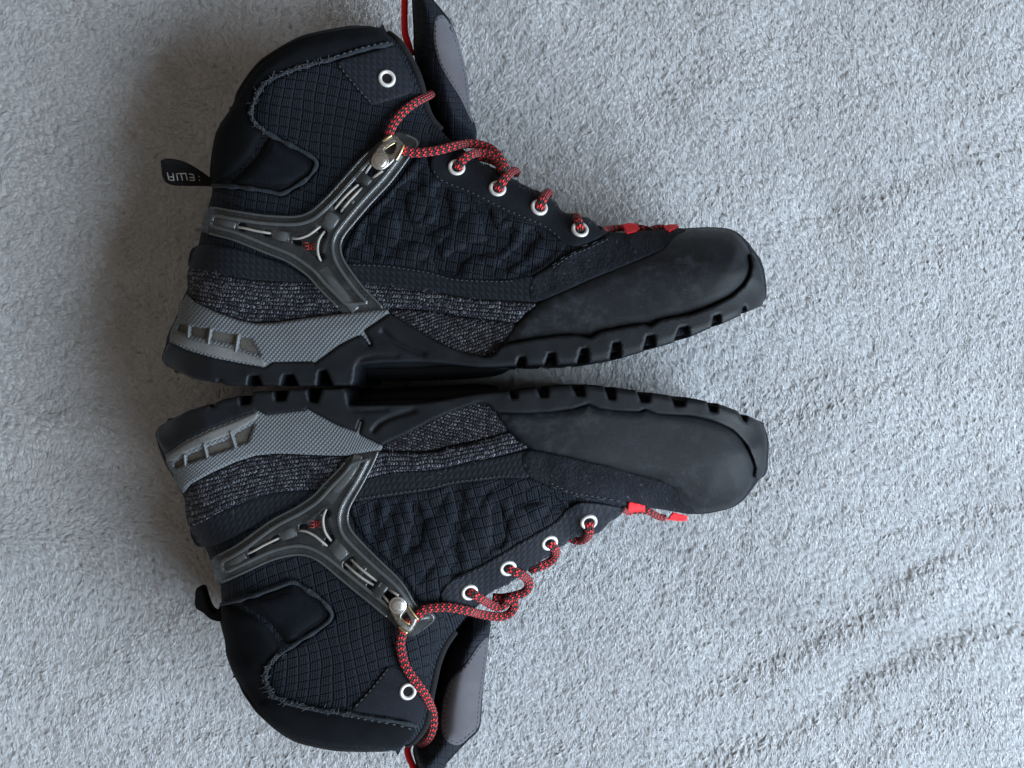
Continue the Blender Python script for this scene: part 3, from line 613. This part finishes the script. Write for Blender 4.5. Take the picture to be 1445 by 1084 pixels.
def build(boot, second=False):
    B = boot; R = B.root
    # ---- base shell of the upper (both sides), lining and rim binding
    P, F, d, _ = mesh_poly(resample(B.poly, 2.5), 3.5, [0.4, 1.5])
    z = B.surf.h(P); zm = B.zmid(P); z = np.where(d < 0.05, np.maximum(z, 0.2), z)
    V = np.column_stack([P, zm + z]); V2 = np.column_stack([P, zm - z]); n = len(V); F = orient(V, F)
    bd = {}
    for f in F:
        for a, b in ((f[0], f[1]), (f[1], f[2]), (f[2], f[0])): bd[(a, b)] = 1
    rimd = dist_poly(P, B.rim_mm[4:], False)
    wall = [(b, a, a+n, b+n) for a, b in bd if (b, a) not in bd and not (rimd[a] < 1.0 and rimd[b] < 1.0)]
    uv = B.src_of(P)
    up = link('upper', np.vstack([V, V2]), F.tolist() + (F[:, ::-1]+n).tolist() + wall, 'fabric', R, True, {'UVMap': np.vstack([uv, uv])})
    rm = resample(B.rim_mm, 3.0, False); hh = B.surf.h(rm + 0); zz = B.zmid(rm); cen = B.poly[len(B.heel_mm)//2] * 0
    inn = (B.heel_mm[-6] + B.front_mm[20])/2 - rm.mean(0); inn /= np.linalg.norm(inn)
    loop = np.vstack([np.column_stack([rm, zz + np.maximum(hh, 1)]), np.column_stack([rm, zz - np.maximum(hh, 1)])[::-1]])
    nl = len(loop); cz = np.r_[zz, zz[::-1]]; lv = []
    for dep, thick in ((0, 0), (3, 3.5), (12, 6), (45, 9)):
        q = loop.copy(); q[:, :2] += inn*dep; s_ = np.sign(q[:, 2]-cz); q[:, 2] = cz + s_*np.maximum(np.abs(q[:, 2]-cz)-thick, 0.5); lv.append(q)
    lf = [(k*nl+j, k*nl+(j+1) % nl, (k+1)*nl+(j+1) % nl, (k+1)*nl+j) for k in range(3) for j in range(nl)]
    link('lining', np.vstack(lv), lf, 'lining', up, True, {'UVMap': np.vstack(lv)[:, :2]*3})
    v, f, u = tube(catmull(loop[2:len(rm)-2], False, 3), 1.4, 1.4, 8, rfun=lambda t: 0.25 + 0.75*min(1, t*8, (1-t)*8)); link('collar_binding', v, f, 'lining', up, True, {'UVMap': u*3})
    B.cord('front_binding', [(548,48,-0.5),(554,52,0.6),(568,66,1.2),(581,89,1.4),(590,108,1.4),(596,128,1.2),(600,148,1.0),(608,168,0.8),(622,184,0.5)], 1.9, 1.5, 'lining', parent=up, n=8)
    # ---- fabric panels
    if not second:
        fl = folds([(ZD([(370,300),(395,450),(430,600),(475,595),(560,560),(640,510),(672,460),(640,320)]), 2.8, 9), (ZD([(150,450),(165,620),(215,720)]), 2.1, 8.5), (ZD([(915,420),(945,560),(1000,610)]), 2.5, 9),
                    (ZD([(620,850),(720,770),(860,680),(990,690),(1080,560)]), 2.6, 9), (ZD([(1060,790),(1160,700),(1210,640),(1230,590)]), 2.3, 8.5), (ZD([(230,420),(330,400),(400,300),(500,260)]), 2.0, 8.5), (ZD([(720,720),(700,800),(740,860)]), 2.2, 8.5), (ZD([(1130,860),(1250,800),(1390,730)]), 2.0, 8.5),
                    (ZD([(800,360),(860,420),(930,440)]), 1.2, 7), (ZD([(560,640),(600,700),(620,800)]), 1.8, 8)])
    else:
        inv = TPS([b for a, b in PAIRS], [a for a, b in PAIRS])
        li = [(ZO([(470,60),(490,180),(460,320)]), 1.6, 7), (ZO([(720,300),(745,400),(730,480)]), 1.9, 8.5), (ZO([(1000,100),(1015,200),(1000,300)]), 2.2, 8.5), (ZO([(320,120),(350,250),(330,380)]), 1.2, 8), (ZJ([(350,780),(360,900),(330,1000)]), 1.9, 8.5), (ZJ([(620,800),(640,900),(630,1020)]), 1.5, 7), (ZJ([(880,720),(895,820),(880,920)]), 1.9, 8.5),
              (ZJ([(1130,800),(1160,920),(1150,1010)]), 2.0, 8.5), (ZK([(120,650),(300,720),(420,690),(600,720)]), 2.4, 8), (ZK([(240,760),(380,740),(520,770)]), 1.8, 8)]
        fl = folds([(inv(A(p)).tolist(), dp, wd) for p, dp, wd in li])
    B.patch('vamp_panel', [(489,372),(486,350),(505,316),(556,262),(583,226),(600,218),(612,240),(663,272),(712,296),(768,321),(800,343),(778,372),(752,390),(728,396),(701,397),(639,395),(604,384),(546,375)], 'fabric', 1.4, (6, 1.6), g=2.6, field=fl)
    B.patch('ankle_panel', [(302,292),(302,266),(348,268),(384,274),(398,277),(434,256),(449,236),(449,226),(425,210),(398,196),(374,183),(361,171),(357,157),(364,138),(376,119),(399,107),(432,96),(475,85),(530,74),(560,70),(584,110),(592,150),(605,185),(600,215),(580,222),(545,195),(525,210),(480,256),(437,300),(415,307),(370,304),(326,298)], 'fabric', 0.9, (4, 1.2), g=4,
            field=lambda P, d: (0.5*perlin(P[:, 0]/50, P[:, 1]/50))*sstep(0, 12, d))
    # ---- collar softshell and heel pad
    cp = SEAM[::-1] + [(296,245),(298,220),(302,197),(307,182),(324,155),(337,131),(351,108),(368,88),(397,69),(430,53),(475,43),(500,39.5),(527,38),(541,42)]
    col = B.patch('collar_panel', cp, 'softshell', 2.6, (14, 3.6), g=4, field=lambda P, d: -3.2*np.exp(-(dist_poly(P, catmull([(374,192),(362,215),(345,236),(318,258)], False, 4), False)/7.0)**2) + 0.5*perlin(P[:, 0]/30, P[:, 1]/30)*sstep(0, 10, d))
    B.patch('heel_pad', [(384,202),(400,209),(425,222),(436,231),(430,245),(398,263),(360,259),(345,256),(352,243),(370,222)], 'padfuzz', 3.4, (12, 2.4), g=4, parent=col)
    sp = [(u_, v_, 2.2) for u_, v_ in SEAM]
    sm = B.cord('seam', sp, 0.95, 0.7, 'seam', n=7, parent=col, rfun=lambda t: 0.8 + 0.35*abs(math.sin(t*47)) + 0.2*math.sin(t*131))
    B.fuzz('frayed_edge', catmull(SEAM[11:19], False, 6), 150, 5, 1.8, 'fibre', 2.9, parent=col, rad=0.09)
    B.stitches('stitching', catmull([(475,79),(516,66),(552,59)], False, 6), 5, 4, 'thread_dark', 3.0, parent=col)
    # ---- panels of the upper
    ep = B.patch('eyelet_patch', [(474,88),(500,79),(530,71),(557,65),(572,92),(584,118),(580,132),(550,142),(524,148),(508,132),(490,110)], 'suede' if second else 'band', 1.7, (3, 1.4), g=4)
    B.stitches('stitching', catmull([(478,92),(492,110),(510,131),(523,144)], False, 6), 4, 4, 'thread_dark', 1.7, parent=ep)
    es = B.patch('eyelet_stay', [(610,216),(607,238),(620,258),(664,276),(712,300),(768,324),(790,341),(812,348),(835,341),(857,329),(856,324),(848,319),(842,317.5),(836,312),(829,307),(819,305.5),(811,301),(803,301.5),(794,298.5),(789,293),(786,286),(779,281),(772,279.5),(766,273),(757,268),(750,268.5),(744,263.5),(736,261),(730,254),(723,254),(717,248.5),(709,245),(703,237.5),(696,238),(689,232.5),(682,232),(675,226.5),(667,224),(658,218),(648,213),(640,206),(625,205)], 'band' if second else 'suede', 2.0, (2.6, 1.5), g=4,
                 field=lambda P, d: 0.3*perlin(P[:, 0]/25, P[:, 1]/25))
    B.fuzz('frayed_edge', [(675,229),(701,239),(730,256),(757,269),(777,281),(794,300),(826,307),(855,324)], 170, 5, 1.5, 'fibre', 1.6, parent=es)
    B.stitches('stitching', catmull([(612,240),(622,254),(664,271),(712,295),(768,319),(790,336)], False, 6), 4, 4, 'thread_dark', 2.1, parent=es, rad=0.2)
    bp = B.patch('lower_band', [(270,352),(290,345),(330,350),(370,362),(404,374),(437,392),(475,386),(490,371),(546,372.7),(604,381.6),(639,391),(701,394),(728,392),(752,390),(760,410),(757,426),(712,424.5),(668,422),(624,414.5),(568,407.5),(513,402),(437,399),(404,398.5),(360,396),(315,388),(268,381)], 'band', 1.7, (3, 1.2), g=4)
    B.stitches('stitching', catmull([(497,374),(546,376),(604,385),(639,394.5),(701,397.5),(728,396)], False, 6), 4, 3, 'thread_dark', 1.8, parent=bp, rad=0.18)
    st = [(752,391),(777.4,375),(804,357.4),(835,344),(861.6,331),(880,328),(912.5,325),(935,323),(966,322.5),(962,335),(940,350),(890.4,372),(835,394),(790,414),(757,426),(745,413)]
    ss_ = B.patch('suede_strip', st, 'suede2', 2.0, (3, 1.4), g=3.2, field=lambda P, d: (0.8*perlin(P[:, 0]/22 + (9 if second else 0), P[:, 1]/30) + 0.35*perlin(P[:, 0]/9, P[:, 1]/12))*sstep(0, 10, d))
    B.stitches('stitching', catmull([(780,378),(804,362),(835,348.5),(861,336)], False, 6), 4, 3, 'thread_dark', 2.1, parent=ss_, rad=0.22)
    B.stitches('stitching', catmull([(779,374),(790,367),(804,359.5),(820,351),(835,346),(850,338)], False, 6), 9, 7, 'thread_dark', 2.0, parent=ss_, rad=0.14, jit=0.9)
    # ---- knit gaiter
    def rows(P):
        c = np.interp(P[:, 0], [q[0] for q in KNIT_TOP], [q[1] for q in KNIT_TOP]); return np.column_stack([P[:, 0], P[:, 1]-c*0.8])
    kn = B.patch('knit_gaiter', KNIT_TOP + [(742,442),(727,456)] + SEAM_K[1:] + MID_TOP[1:-1] + [(266,412)], 'knit', 2.4, (6, 2.2), g=4, rows=rows, field=lambda P, d: 0.4*perlin(P[:, 0]/30, P[:, 1]/12))
    B.fuzz('loose_yarn', catmull([(280,392),(360,420),(460,425),(600,425),(700,440)], False, 6), 160, 7, 9, 'fibre', 2.6, parent=kn)
    def rows2(P): return np.column_stack([P[:, 0]*0.94 - P[:, 1]*0.34, P[:, 1]*0.94 + P[:, 0]*0.34])
    B.patch('knit_panel', [(550,437),(605,439.5),(645,447),(694,453),(726,457),(714,479),(702,499),(690,506),(660,505),(638,497),(614,486),(587,470),(560,452)], 'knit2', 1.6, (5, 1.6), g=4, rows=rows2, smooth=True)
    # ---- rubber rand and toe cap
    B.patch('toe_rand', [(757,428),(775,418),(791,411),(835,391),(890,368.5),(920,357),(936,348),(946,334),(958,325),(975,321.6),(999,320.4),(1021,322),(1039,329.5),(1051,342),(1058,356),(1062,370),(1060,385),(1051,403),(1034,419),(1006,433),(978,444),(935,454),(918,462),(908,460),(848,471),(833,479),(813,475),(758,481),(713,489),(704,498),(713,478),(725,459),(741,443)], 'rand', 2.6, (15, 3.4), g=4, cr=4,
            field=lambda P, d: 0.25*perlin(P[:, 0]/60, P[:, 1]/40) + 1.8*np.exp(-(((P[:, 0]-1000)/60)**2 + ((P[:, 1]-372)/40)**2)))
    # ---- sole unit
    B.patch('tread_base', TREAD, 'outsole', -15.0, (4, 2.5), g=9, slab=True)
    B.patch('gap_light_block', [(505,505),(560,500),(640,503),(700,508),(720,520),(690,532),(600,537),(520,537),(505,525)], 'outsole', -26.0, (10, 6), g=9, slab=True)  # added slab that keeps light out of the gap between the soles
    cell_loops = [A(c) for c in CELLS]; strip = A([(247,452),(303,462),(336,470.7),(357,475),(380,510),(372,520),(330,512),(267,496),(236,484),(240,470)])
    def midf(P, d):
        o = 0.4*sstep(0, 25, d)
        for c in cell_loops:
            i_ = inside(P, c); dd = dist_poly(P, c); o -= np.where(i_, 2.2*sstep(0, 2.5, dd), 0)
        return o
    md = B.patch('midsole', MIDSOLE, 'mid', 4.4, (4, 2.4), g=3.0, slab=True, smooth=False, field=midf)
    B.patch('heel_strip', [(240,473),(250,470),(266,477),(294,484),(331,492),(336,494),(371,507),(376,514),(372,517),(343,511),(303,502.5),(268,492),(241,481)], 'rib', 5.1, (2.5, 1.2), g=3, smooth=False, parent=md)
    for c in CELLS: B.patch('recess_panel', c, 'cell', 3.3, (2, 0.5), g=3, smooth=False, parent=md)
    for a, b in (((267,459),(266,476)), ((297.5,463.5),(294,486)), ((336.5,472.5),(332.5,497))):
        B.cord('recess_rib', [(*a, 4.6), ((a[0]+b[0])/2, (a[1]+b[1])/2, 4.9), (*b, 4.9)], 0.5, 0.7, 'rib', parent=md, n=6, step=0.8)
    def outf(P, d):
        o = -1.7*np.exp(-(dist_poly(P, catmull([(540,468),(552,480),(572,491),(598,500)], False, 4), False)/3.2)**2)
        o -= 0.8*np.exp(-(dist_poly(P, catmull([(505,514),(512,507),(530,503),(560,503)], False, 4), False)/3.0)**2)
        ch = np.interp(P[:, 0], [700, 770, 833, 906, 1003, 1079], [512, 507, 503, 488, 456, 420]); fr_ = sstep(690, 730, P[:, 0])
        o -= fr_*1.6*sstep(-2, 14, P[:, 1]-ch)
        return o + 0.15*perlin(P[:, 0]/20, P[:, 1]/20)
    B.patch('outsole', OUTSOLE, 'outsole', 4.8, (2.2, 1.1), g=3.4, slab=True, smooth=False, field=outf)
    # ---- plastic heel brace
    tri = catmull([(411,336),(440,327),(455,318),(463,329),(456,350),(453,371),(432,355)], True, 5)
    holes = [[(338,315),(346,316),(348,322),(343,326),(337,324)], [(373,325),(381,327),(383,333),(377,334),(372,331)], [(414,338),(423,340),(424,346),(418,346),(414,343)], [(447,321),(454,319),(461,326),(461,333),(455,333)], [(449,360),(457,358),(458,365),(454,370),(449,368)],
             [(496,257),(504,258),(510,263),(508,268),(498,262)], [(470,287),(478,290),(485,298),(482,302),(472,296)], [(514,242),(524,233),(533,241),(525,250)]]
    def bf(P, d):
        o = 1.5*sstep(6, 17, d)
        i_ = inside(P, tri); dt = dist_poly(P, tri)
        o = o - np.where(i_, 1.8*sstep(0, 5, dt), 0) + 0.7*np.exp(-(dt/2.0)**2)
        chl = [(325,318),(360,326),(400,332)]; chd = [(468,302),(500,262),(525,238)]
        for c in (chl, chd): o -= 0.8*np.exp(-(dist_poly(P, A(c), False)/5.0)**2)
        return o
    br = B.patch('heel_brace', BRACE, 'tpu', 3.6, (2.6, 1.6), g=3.0, holes=holes, field=bf, cr=5)
    bl = resample(catmull(BRACE, True, 5), 2.0)
    T = np.roll(bl, -1, 0)-np.roll(bl, 1, 0); Nn = np.stack([-T[:, 1], T[:, 0]], 1); Nn /= np.linalg.norm(Nn, axis=1)[:, None]
    q = bl + 7*Nn; k = inside(q, bl); q = np.where(k[:, None], q, bl - 7*Nn); q = q[dist_poly(q, bl) > 6.0]
    ends = (q[:, 0] > 300) & (q[:, 1] < 432) & ~((q[:, 0] > 515) & (q[:, 1] < 235)); q = q[ends]
    brk = np.where(np.linalg.norm(np.diff(q, axis=0), axis=1) > 12)[0]
    for seg in np.split(q, brk+1):
        if len(seg) > 8: B.stitches('stitching', seg, 7, 4, 'thread_dark', 3.0, parent=br, rad=0.15)
    for dd_, rr_ in ((13.0, 0.85), (2.2, 0.55)):
        fine = resample(catmull(BRACE, True, 8), 1.0); T = np.roll(fine, -3, 0)-np.roll(fine, 3, 0); Nn = np.stack([-T[:, 1], T[:, 0]], 1); Nn /= np.linalg.norm(Nn, axis=1)[:, None]
        q = fine + dd_*Nn; k = inside(q, fine); q = np.where(k[:, None], q, fine - dd_*Nn); q = q[dist_poly(q, fine) > 0.95*dd_]
        q = q[(q[:, 0] > 296) & (q[:, 1] < 434) & ~((q[:, 0] > 520) & (q[:, 1] < 226) & (q[:, 0] < 572))]
        for seg in np.split(q, np.where(np.linalg.norm(np.diff(q, axis=0), axis=1) > 10)[0]+1):
            if len(seg) < 25: continue
            for _ in range(6): seg[1:-1] = (seg[:-2] + seg[1:-1]*2 + seg[2:])/4
            B.cord('edge_bead', np.column_stack([resample(seg, 6, False), np.full(len(resample(seg, 6, False)), 5.1 if dd_ > 5 else 3.6)]), rr_, rr_*0.8, 'bead', parent=br, n=8, step=1.0)
    def cab(pts): B.cord('cable', pts, 0.62, 0.62, 'cable', parent=br, n=7, step=0.8)
    cab([(335,320.5,3.6),(345,322,4.6),(360,325.5,4.8),(374,328,4.6),(385,330,3.0)])
    cab([(411,336.3,4.0),(422,336.5,5.2),(435,332,5.4),(445,325,5.4),(452,319.5,4.0)])
    cab([(458,326.5,4.0),(450.5,337,5.4),(448,349,5.6),(449,360,5.4),(453,369,3.8)])
    cab([(472,295,3.6),(482,283,5.4),(494,270.5,5.4),(505.5,260.5,4.0)]); cab([(481,299,3.6),(490,287,5.4),(501,275,5.4),(511,265,4.0)])
    cab([(515,245.5,3.8),(520,238,5.6),(525,231,5.8)]); cab([(525,252,3.8),(532,246.5,5.8),(540,241,6.0)])
    B.cord('guide_bridge', [(505,246,5.2),(514,252,6.6),(522,259,5.2)], 2.3, 0.6, 'tpu', parent=br, n=10, step=0.8)
    B.cord('guide_bridge', [(484,273,4.4),(494,282,5.6),(500,287,4.4)], 1.2, 0.5, 'tpu', parent=br, n=10, step=0.8)
    for pts, ra_ in (([(456,379,3.6),(470,399,4.6),(488,421,4.6),(502,438,3.8)], 2.3), ([(385,330,3.4),(397,333,5.0),(409,335,4.0)], 2.4), ([(459,323,3.8),(466,313,5.4),(473,303,4.4)], 3.2), ([(298,310,3.0),(318,315,4.6),(333,319,4.0)], 1.9)):
        B.cord('sleeve_ridge', pts, ra_, 0.9, 'bead', parent=br, n=12, step=0.8)  # first is a centre ridge added for its highlight, the rest are sleeves
    # printed mark in the triangle window
    segs = [((427,343),(435,342.5)),((428.5,347.5),(435,347)),((427,352),(435.5,352)),((435.3,343),(435.5,352)),((439,345),(438.6,352.5)),((439,345),(444.5,344.5)),((439,348.5),(443.5,348.2)),((440,352),(445,351.5))]
    parts = []
    for a, b in segs:
        vv = B.pts3([(*a, 3.85), ((a[0]+b[0])/2, (a[1]+b[1])/2, 3.85), (*b, 3.85)]); parts.append(tube(vv, 0.28, 0.12, 6))
    v, f, u = join(parts); link('printed_mark', v, f, 'logo', br, True, {'UVMap': u})
    # hook, rivet
    hk = B.patch('lace_hook', [(525,218),(532,208),(540,199),(552,190.5),(560,192),(570,205),(566,216),(557,228),(548,237),(537,241),(527,237),(522,228)], 'plate', 6.6, (2.6, 4.5), g=2, holes=[[(544,210.5),(556,202),(557,206),(554,215),(549,216)]], parent=br, field=lambda P, d: 1.6*sstep(225, 196, P[:, 1]-0.2*(P[:, 0]-550)))
    B.cord('hook_edge', [(540,200,7.6),(547,194.5,8.6),(553,191,8.8)], 0.6, 0.5, 'brass', parent=br, n=6, step=0.6); B.cord('hook_edge', [(570,205,8.0),(566,215,7.8),(559,227,6.6)], 0.6, 0.9, 'brass', parent=br, n=6, step=0.6)
    B.cord('hook_edge', [(543,211,8.0),(549,206,8.6),(557,201.5,8.6)], 0.45, 0.4, 'brass', parent=br, n=6, step=0.6)
    B.ring('rivet', (536.5,228), [(4.1, -0.5), (4.1, 0.4), (3.9, 0.7), (3.3, 0.75), (3.0, 0.7), (2.9, 1.15), (2.5, 1.4), (1.4, 1.5), (0, 1.52)], 'steel', off=6.2, parent=br)
    # ---- eyelets
    for c in ((546,111),(644.3,236.5),(702,266.4),(760.8,293),(818.4,324.2)):
        e = B.ring('eyelet', c, [(4.1, -0.3), (4.1, 0.25), (3.8, 0.75), (3.3, 0.95), (2.8, 0.85), (2.4, 0.45), (2.2, -0.3)], 'eyelet', off=2.2 if c[0] > 600 else 1.8)
        B.ring('eyelet_hole', c, [(2.4, 0.15), (1.4, 0.12), (0, 0.1)], 'black', off=2.2 if c[0] > 600 else 1.8, parent=e, seg=16)
    return up

def tongue(boot, outline, patch, piping, hmax=25.0):
    """padded tongue: outline / patch / piping in photo px"""
    B = boot
    q = catmull(outline, True, 5); z = np.full(len(q), 50.0)
    for _ in range(6): z = B.zmid(unproj(q, z)) + 9
    mm = unproj(q, z)
    sf = Surf(mm, lambda X: hmax*prof(dist_poly(X, mm)/15.0, 2.0), B.zmid, res=0.8)
    t = B.patch('tongue', outline, 'tongue', 0.0, (4, 1.0), g=3.5, img=True, slab=True, surf=sf, field=lambda P, d: 0.5*perlin(P[:, 0]/22, P[:, 1]/9))
    pa = B.patch('tongue_patch', patch, 'nubuck', 0.8, (3, 0.9), g=3.5, img=True, surf=sf, parent=t)
    L = resample(catmull(patch, True, 5), 2.0); T = np.roll(L, -1, 0)-np.roll(L, 1, 0); Nn = np.stack([-T[:, 1], T[:, 0]], 1); Nn /= np.linalg.norm(Nn, axis=1)[:, None]
    qq = L + 3.5*Nn; kk = inside(qq, L); qq = np.where(kk[:, None], qq, L - 3.5*Nn)
    B.stitches('stitching', qq, 4, 3, 'thread_dark', 0.9, img=True, parent=t, rad=0.16, surf=sf)
    B.cord('red_piping', piping, 1.7, 1.7, 'red', img=True, parent=t, surf=sf)
    return sf

boot1 = Boot('hiking_boot', None)
boot2 = Boot('hiking_boot', TPS([a for a, b in PAIRS], [b for a, b in PAIRS]))
build(boot1); build(boot2, True)
sf1 = tongue(boot1, [(579,-40),(581,0),(583,40),(584,75),(590,106),(598,128),(606,150),(616,172),(631,190),(650,194),(671,190.5),(671,177),(663,159),(661,130),(658,106),(652,80),(645,53),(634,28),(622,12),(609,-4),(596,-30)],
       [(613,29),(620,21.5),(633,24),(640,38),(646,55),(653,80),(659,106),(662,130),(664,160),(668,174),(664,168),(649.3,138),(631.6,111),(618.3,87),(611.6,58)], [(571,-40,1),(571,0,1),(571,44,1),(576,62,0.5),(581,78,-3)])
sf2 = tongue(boot2, [(584,1052),(583,1064),(590,1090),(600,1125),(615,1118),(628,1082),(640,1067),(661,1045),(677,1027),(681,981),(687,932),(690,902),(692,888),(689,878),(664,873),(645,890),(630,912),(618,945),(610,985),(606,1020),(596,1044)],
       [(689,900),(675,911),(657,937),(636,959),(626,985),(622,1020),(627,1042),(638,1050),(649,1051),(668,1036),(676,1025),(680,981),(687,932)], [(591,1040,-3),(576,1052,0),(576,1066,1),(583,1082,1),(594,1110,1)])

# ------------------------------------------------------------------ laces and loops
def lace(B, P, img=True, wd=2.2, th=1.5): return B.cord('lace', P, wd, th, 'lace', img=img, n=12, step=0.9)
L1 = [[(611,131,-1),(605,135,2.5),(587,144,4.2),(569.6,157,4.4),(556.3,173,4.6),(549,189,5.5),(548,200,5)],
      [(560,207,5.6),(570,212.6,6),(587,216,5.5),(616,212.6,5),(645,205.5,5.5),(663,203,8),(680,205,12),(694,211,14),(704,222,13),(713,238,9),(718,246,4)],
      [(645,239,1.2),(648,232,4),(657,222,6),(672,216,9),(688,217,11.5),(699,224,11),(708,238,8),(714,249,3)],
      [(668,216,4),(679,222,5),(690,224,6),(701,229,6)],
      [(701,269,1.2),(706,261,4.4),(714.7,249,6.5),(724,241,5),(730,239.5,-2),(727,246,-12)], [(760,296,1.2),(763,288,4),(768,277.5,5),(773,270.5,2.5),(776,270,-4),(772,277,-13)], [(818,327,1.2),(817,317,3.6),(815,309,4),(812.5,303.5,0),(812,305,-6),(813,311,-13)]]
for p in L1: lace(boot1, p)
L2 = [[(580,872,6),(574,882,6),(568.6,891,5.4),(565,910.4,4.2),(570.8,937,3.6),(584,959,4.2),(599,979,4.2),(610,1003,4.4),(611.5,1024,5),(605,1042,4),(594,1053,-2)],
      [(582,876,6),(591,867,6),(600,859.6,5.2),(630,857,4.6),(657,861.6,5),(684,868,8),(706,870.5,13),(719,866,15),(726,856,13),(724,843,9)],
      [(662,833,1.2),(667,838,4.2),(684,848.4,5.5),(701,857,9),(713,853,11),(718,842,8)], [(695,843,1),(706,844,4.5),(721,842,8),(738,837,10),(747,827,10),(743,816,8),(731,809,5),(722,804,3),(716,800,1.2)],
      [(775,764,1.2),(780,771,3.8),(785.5,779,5),(779,790,4),(768,797.5,5),(757,801,5),(749,804,1)], [(830.6,735,1.2),(831.5,745,3.8),(831,755,4.4),(822,762.5,3.5),(810,762,1),(804,758,-3)]]
for p in L2: lace(boot2, p)
def loops(B, quads, cords):
    for qd in quads: B.patch('red_loop', qd, 'red', 3.6, (1.6, 2.2), g=2.0, img=True, smooth=False, field=lambda P, d: 0.22*np.sin((P[:, 0]*0.25 + P[:, 1])*1.35))
    for c in cords: B.cord('lace', c, 1.7, 1.2, 'lace', img=True, n=10, step=0.8)
loops(boot1, [[(876,317),(888,314.5),(898,315.5),(904,323),(897,328),(884,331)], [(932.5,319.5),(945,316.5),(954,316.5),(959,320),(951,325),(943.5,328.5)]],
      [[(850,326,1.2),(862,323,1.2),(877,322,0.6),(890,322,0),(905,322,1.0),(916,325,0)], [(917,326,0),(926,322,1.2),(937,322,0.6)]])
loops(boot2, [[(886,707.5),(898,710),(910,713),(911,725),(898,725),(885,728)], [(949,722.5),(960,725.5),(970.5,728.5),(969,735.5),(955,735.5),(941,733.5)]],
      [[(878,718,1),(887,722,1.8),(900,720,1.6),(916,722,2.2),(928,729,1.8),(938,731,0.5)]])

# ------------------------------------------------------------------ pull tabs
def tab1(B):
    top = [(300,253),(280,239.5),(262,229.5),(245,225),(234,224.8),(227.5,228)]; bot = [(300,263),(285,262.5),(262,262.5),(243,261.5),(234,257),(229.5,246)]
    tp = resample(catmull(top, False, 6), 3, False); bt = resample(catmull(bot, False, 6), 3, False); n = min(len(tp), len(bt)); tp = resample(tp, 1, False); bt = resample(bt, 1, False)
    n = 26; ip = lambda Q: np.stack([np.interp(np.linspace(0, 1, n), np.linspace(0, 1, len(Q)), Q[:, k]) for k in (0, 1)], 1); tp, bt = ip(tp), ip(bt)
    rowsV = []; m = 9; zm = 43.0
    def sheet(zoff):
        out = []
        for i in range(n):
            for j in range(m):
                t = j/(m-1); p = tp[i]*(1-t) + bt[i]*t; a = i/(n-1)
                z = zm + 4 + zoff*math.sqrt(max(0, 1-a**3)) + 5.0*(1-t)**2*a - 2*t*a + 4*a*math.exp(-((t-0.05)/0.15)**2)*0.4
                out.append((*unproj([p], z)[0], z))
        return A(out)
    Vt, Vb = sheet(2.2), sheet(-2.2)
    F = [(i*m+j, (i+1)*m+j, (i+1)*m+j+1, i*m+j+1) for i in range(n-1) for j in range(m-1)]; s = n*m
    F2 = [tuple(q+s for q in f[::-1]) for f in F] + [((n-1)*m+j, s+(n-1)*m+j, s+(n-1)*m+j+1, (n-1)*m+j+1) for j in range(m-1)]
    uv = np.vstack([(np.repeat(np.arange(n), m)*3, np.tile(np.arange(m), n)*4)]).T.astype(float)
    t = link('pull_tab', np.vstack([Vt, Vb]), F + F2, 'black', B.root, True, {'UVMap': np.vstack([uv, uv])})
    md = t.modifiers.new('thick', 'SOLIDIFY'); md.thickness = 0.0009; md.offset = 0
    # lettering lies on the upper sheet
    def zat(p):
        X = Vt[:, :2]; d = ((unproj([p], zm+6)[0]-X)**2).sum(1); return Vt[d.argsort()[:3], 2].mean()
    S = [((236,243.5),(238.3,254)),((243.7,244.2),(245.6,254.6)),((238.3,254),(245.6,254.6)),((237.3,249.7),(244.6,249.7)),((248.2,245.2),(262.5,244.8)),((249,245.2),(251,255)),((255.2,245),(257.6,255)),((262,244.8),(264.5,254.6)),
         ((266.5,245.3),(272.8,246.5)),((267,250.6),(274,250.6)),((267.8,254.5),(275,254.6)),((272.6,246.3),(275,254.8)),((281,248.5),(281.4,250)),((281.4,253.5),(281.8,255))]
    parts = []
    for a, b in S:
        P3 = []
        for t_ in (0, .5, 1):
            p = (a[0]+(b[0]-a[0])*t_, a[1]+(b[1]-a[1])*t_); z = zat(p) + 0.62; P3.append((*unproj([p], z)[0], z))
        parts.append(tube(P3, 0.30, 0.12, 6))
    v, f, u = join(parts); link('lettering', v, f, 'letters', t, True, {'UVMap': u})
def tab2(B):
    o = catmull([(275,834),(279,829.5),(284,831),(287.5,841),(292,855),(298,863.5),(305,865.5),(314,863),(316,877),(304,877.5),(296,874.5),(286,866),(274.5,857)], True, 4)
    P, F, d, _ = mesh_poly(resample(o, 2.2), 3, [0.5, 1.5]); top = 50 - 1.2*(1-prof(d/3)); X = unproj(P, 50.0)
    V = np.column_stack([X, top + 0.6*perlin(P[:, 0]/9, P[:, 1]/9)]); F = orient(V, F); n = len(V); V2 = V.copy(); V2[:, 2] = 92 - V[:, 2]
    E = {(f[k], f[(k+1) % 3]) for f in F for k in range(3)}
    link('pull_tab', np.vstack([V, V2]), F.tolist() + (F[:, ::-1]+n).tolist() + [(b, a, a+n, b+n) for a, b in E if (b, a) not in E], 'black', B.root, True, {'UVMap': np.vstack([P, P])})
tab1(boot1); tab2(boot2)

# ------------------------------------------------------------------ labels
for b, t in ((boot1, 'upper black hiking boot on the blanket, its lettered heel tab sticking out flat'),
             (boot2, 'lower black hiking boot on the blanket, a loose lace running past its top eyelet')):
    b.root['label'] = t; b.root['category'] = 'boot'; b.root['group'] = 'pair of hiking boots laid sole to sole'
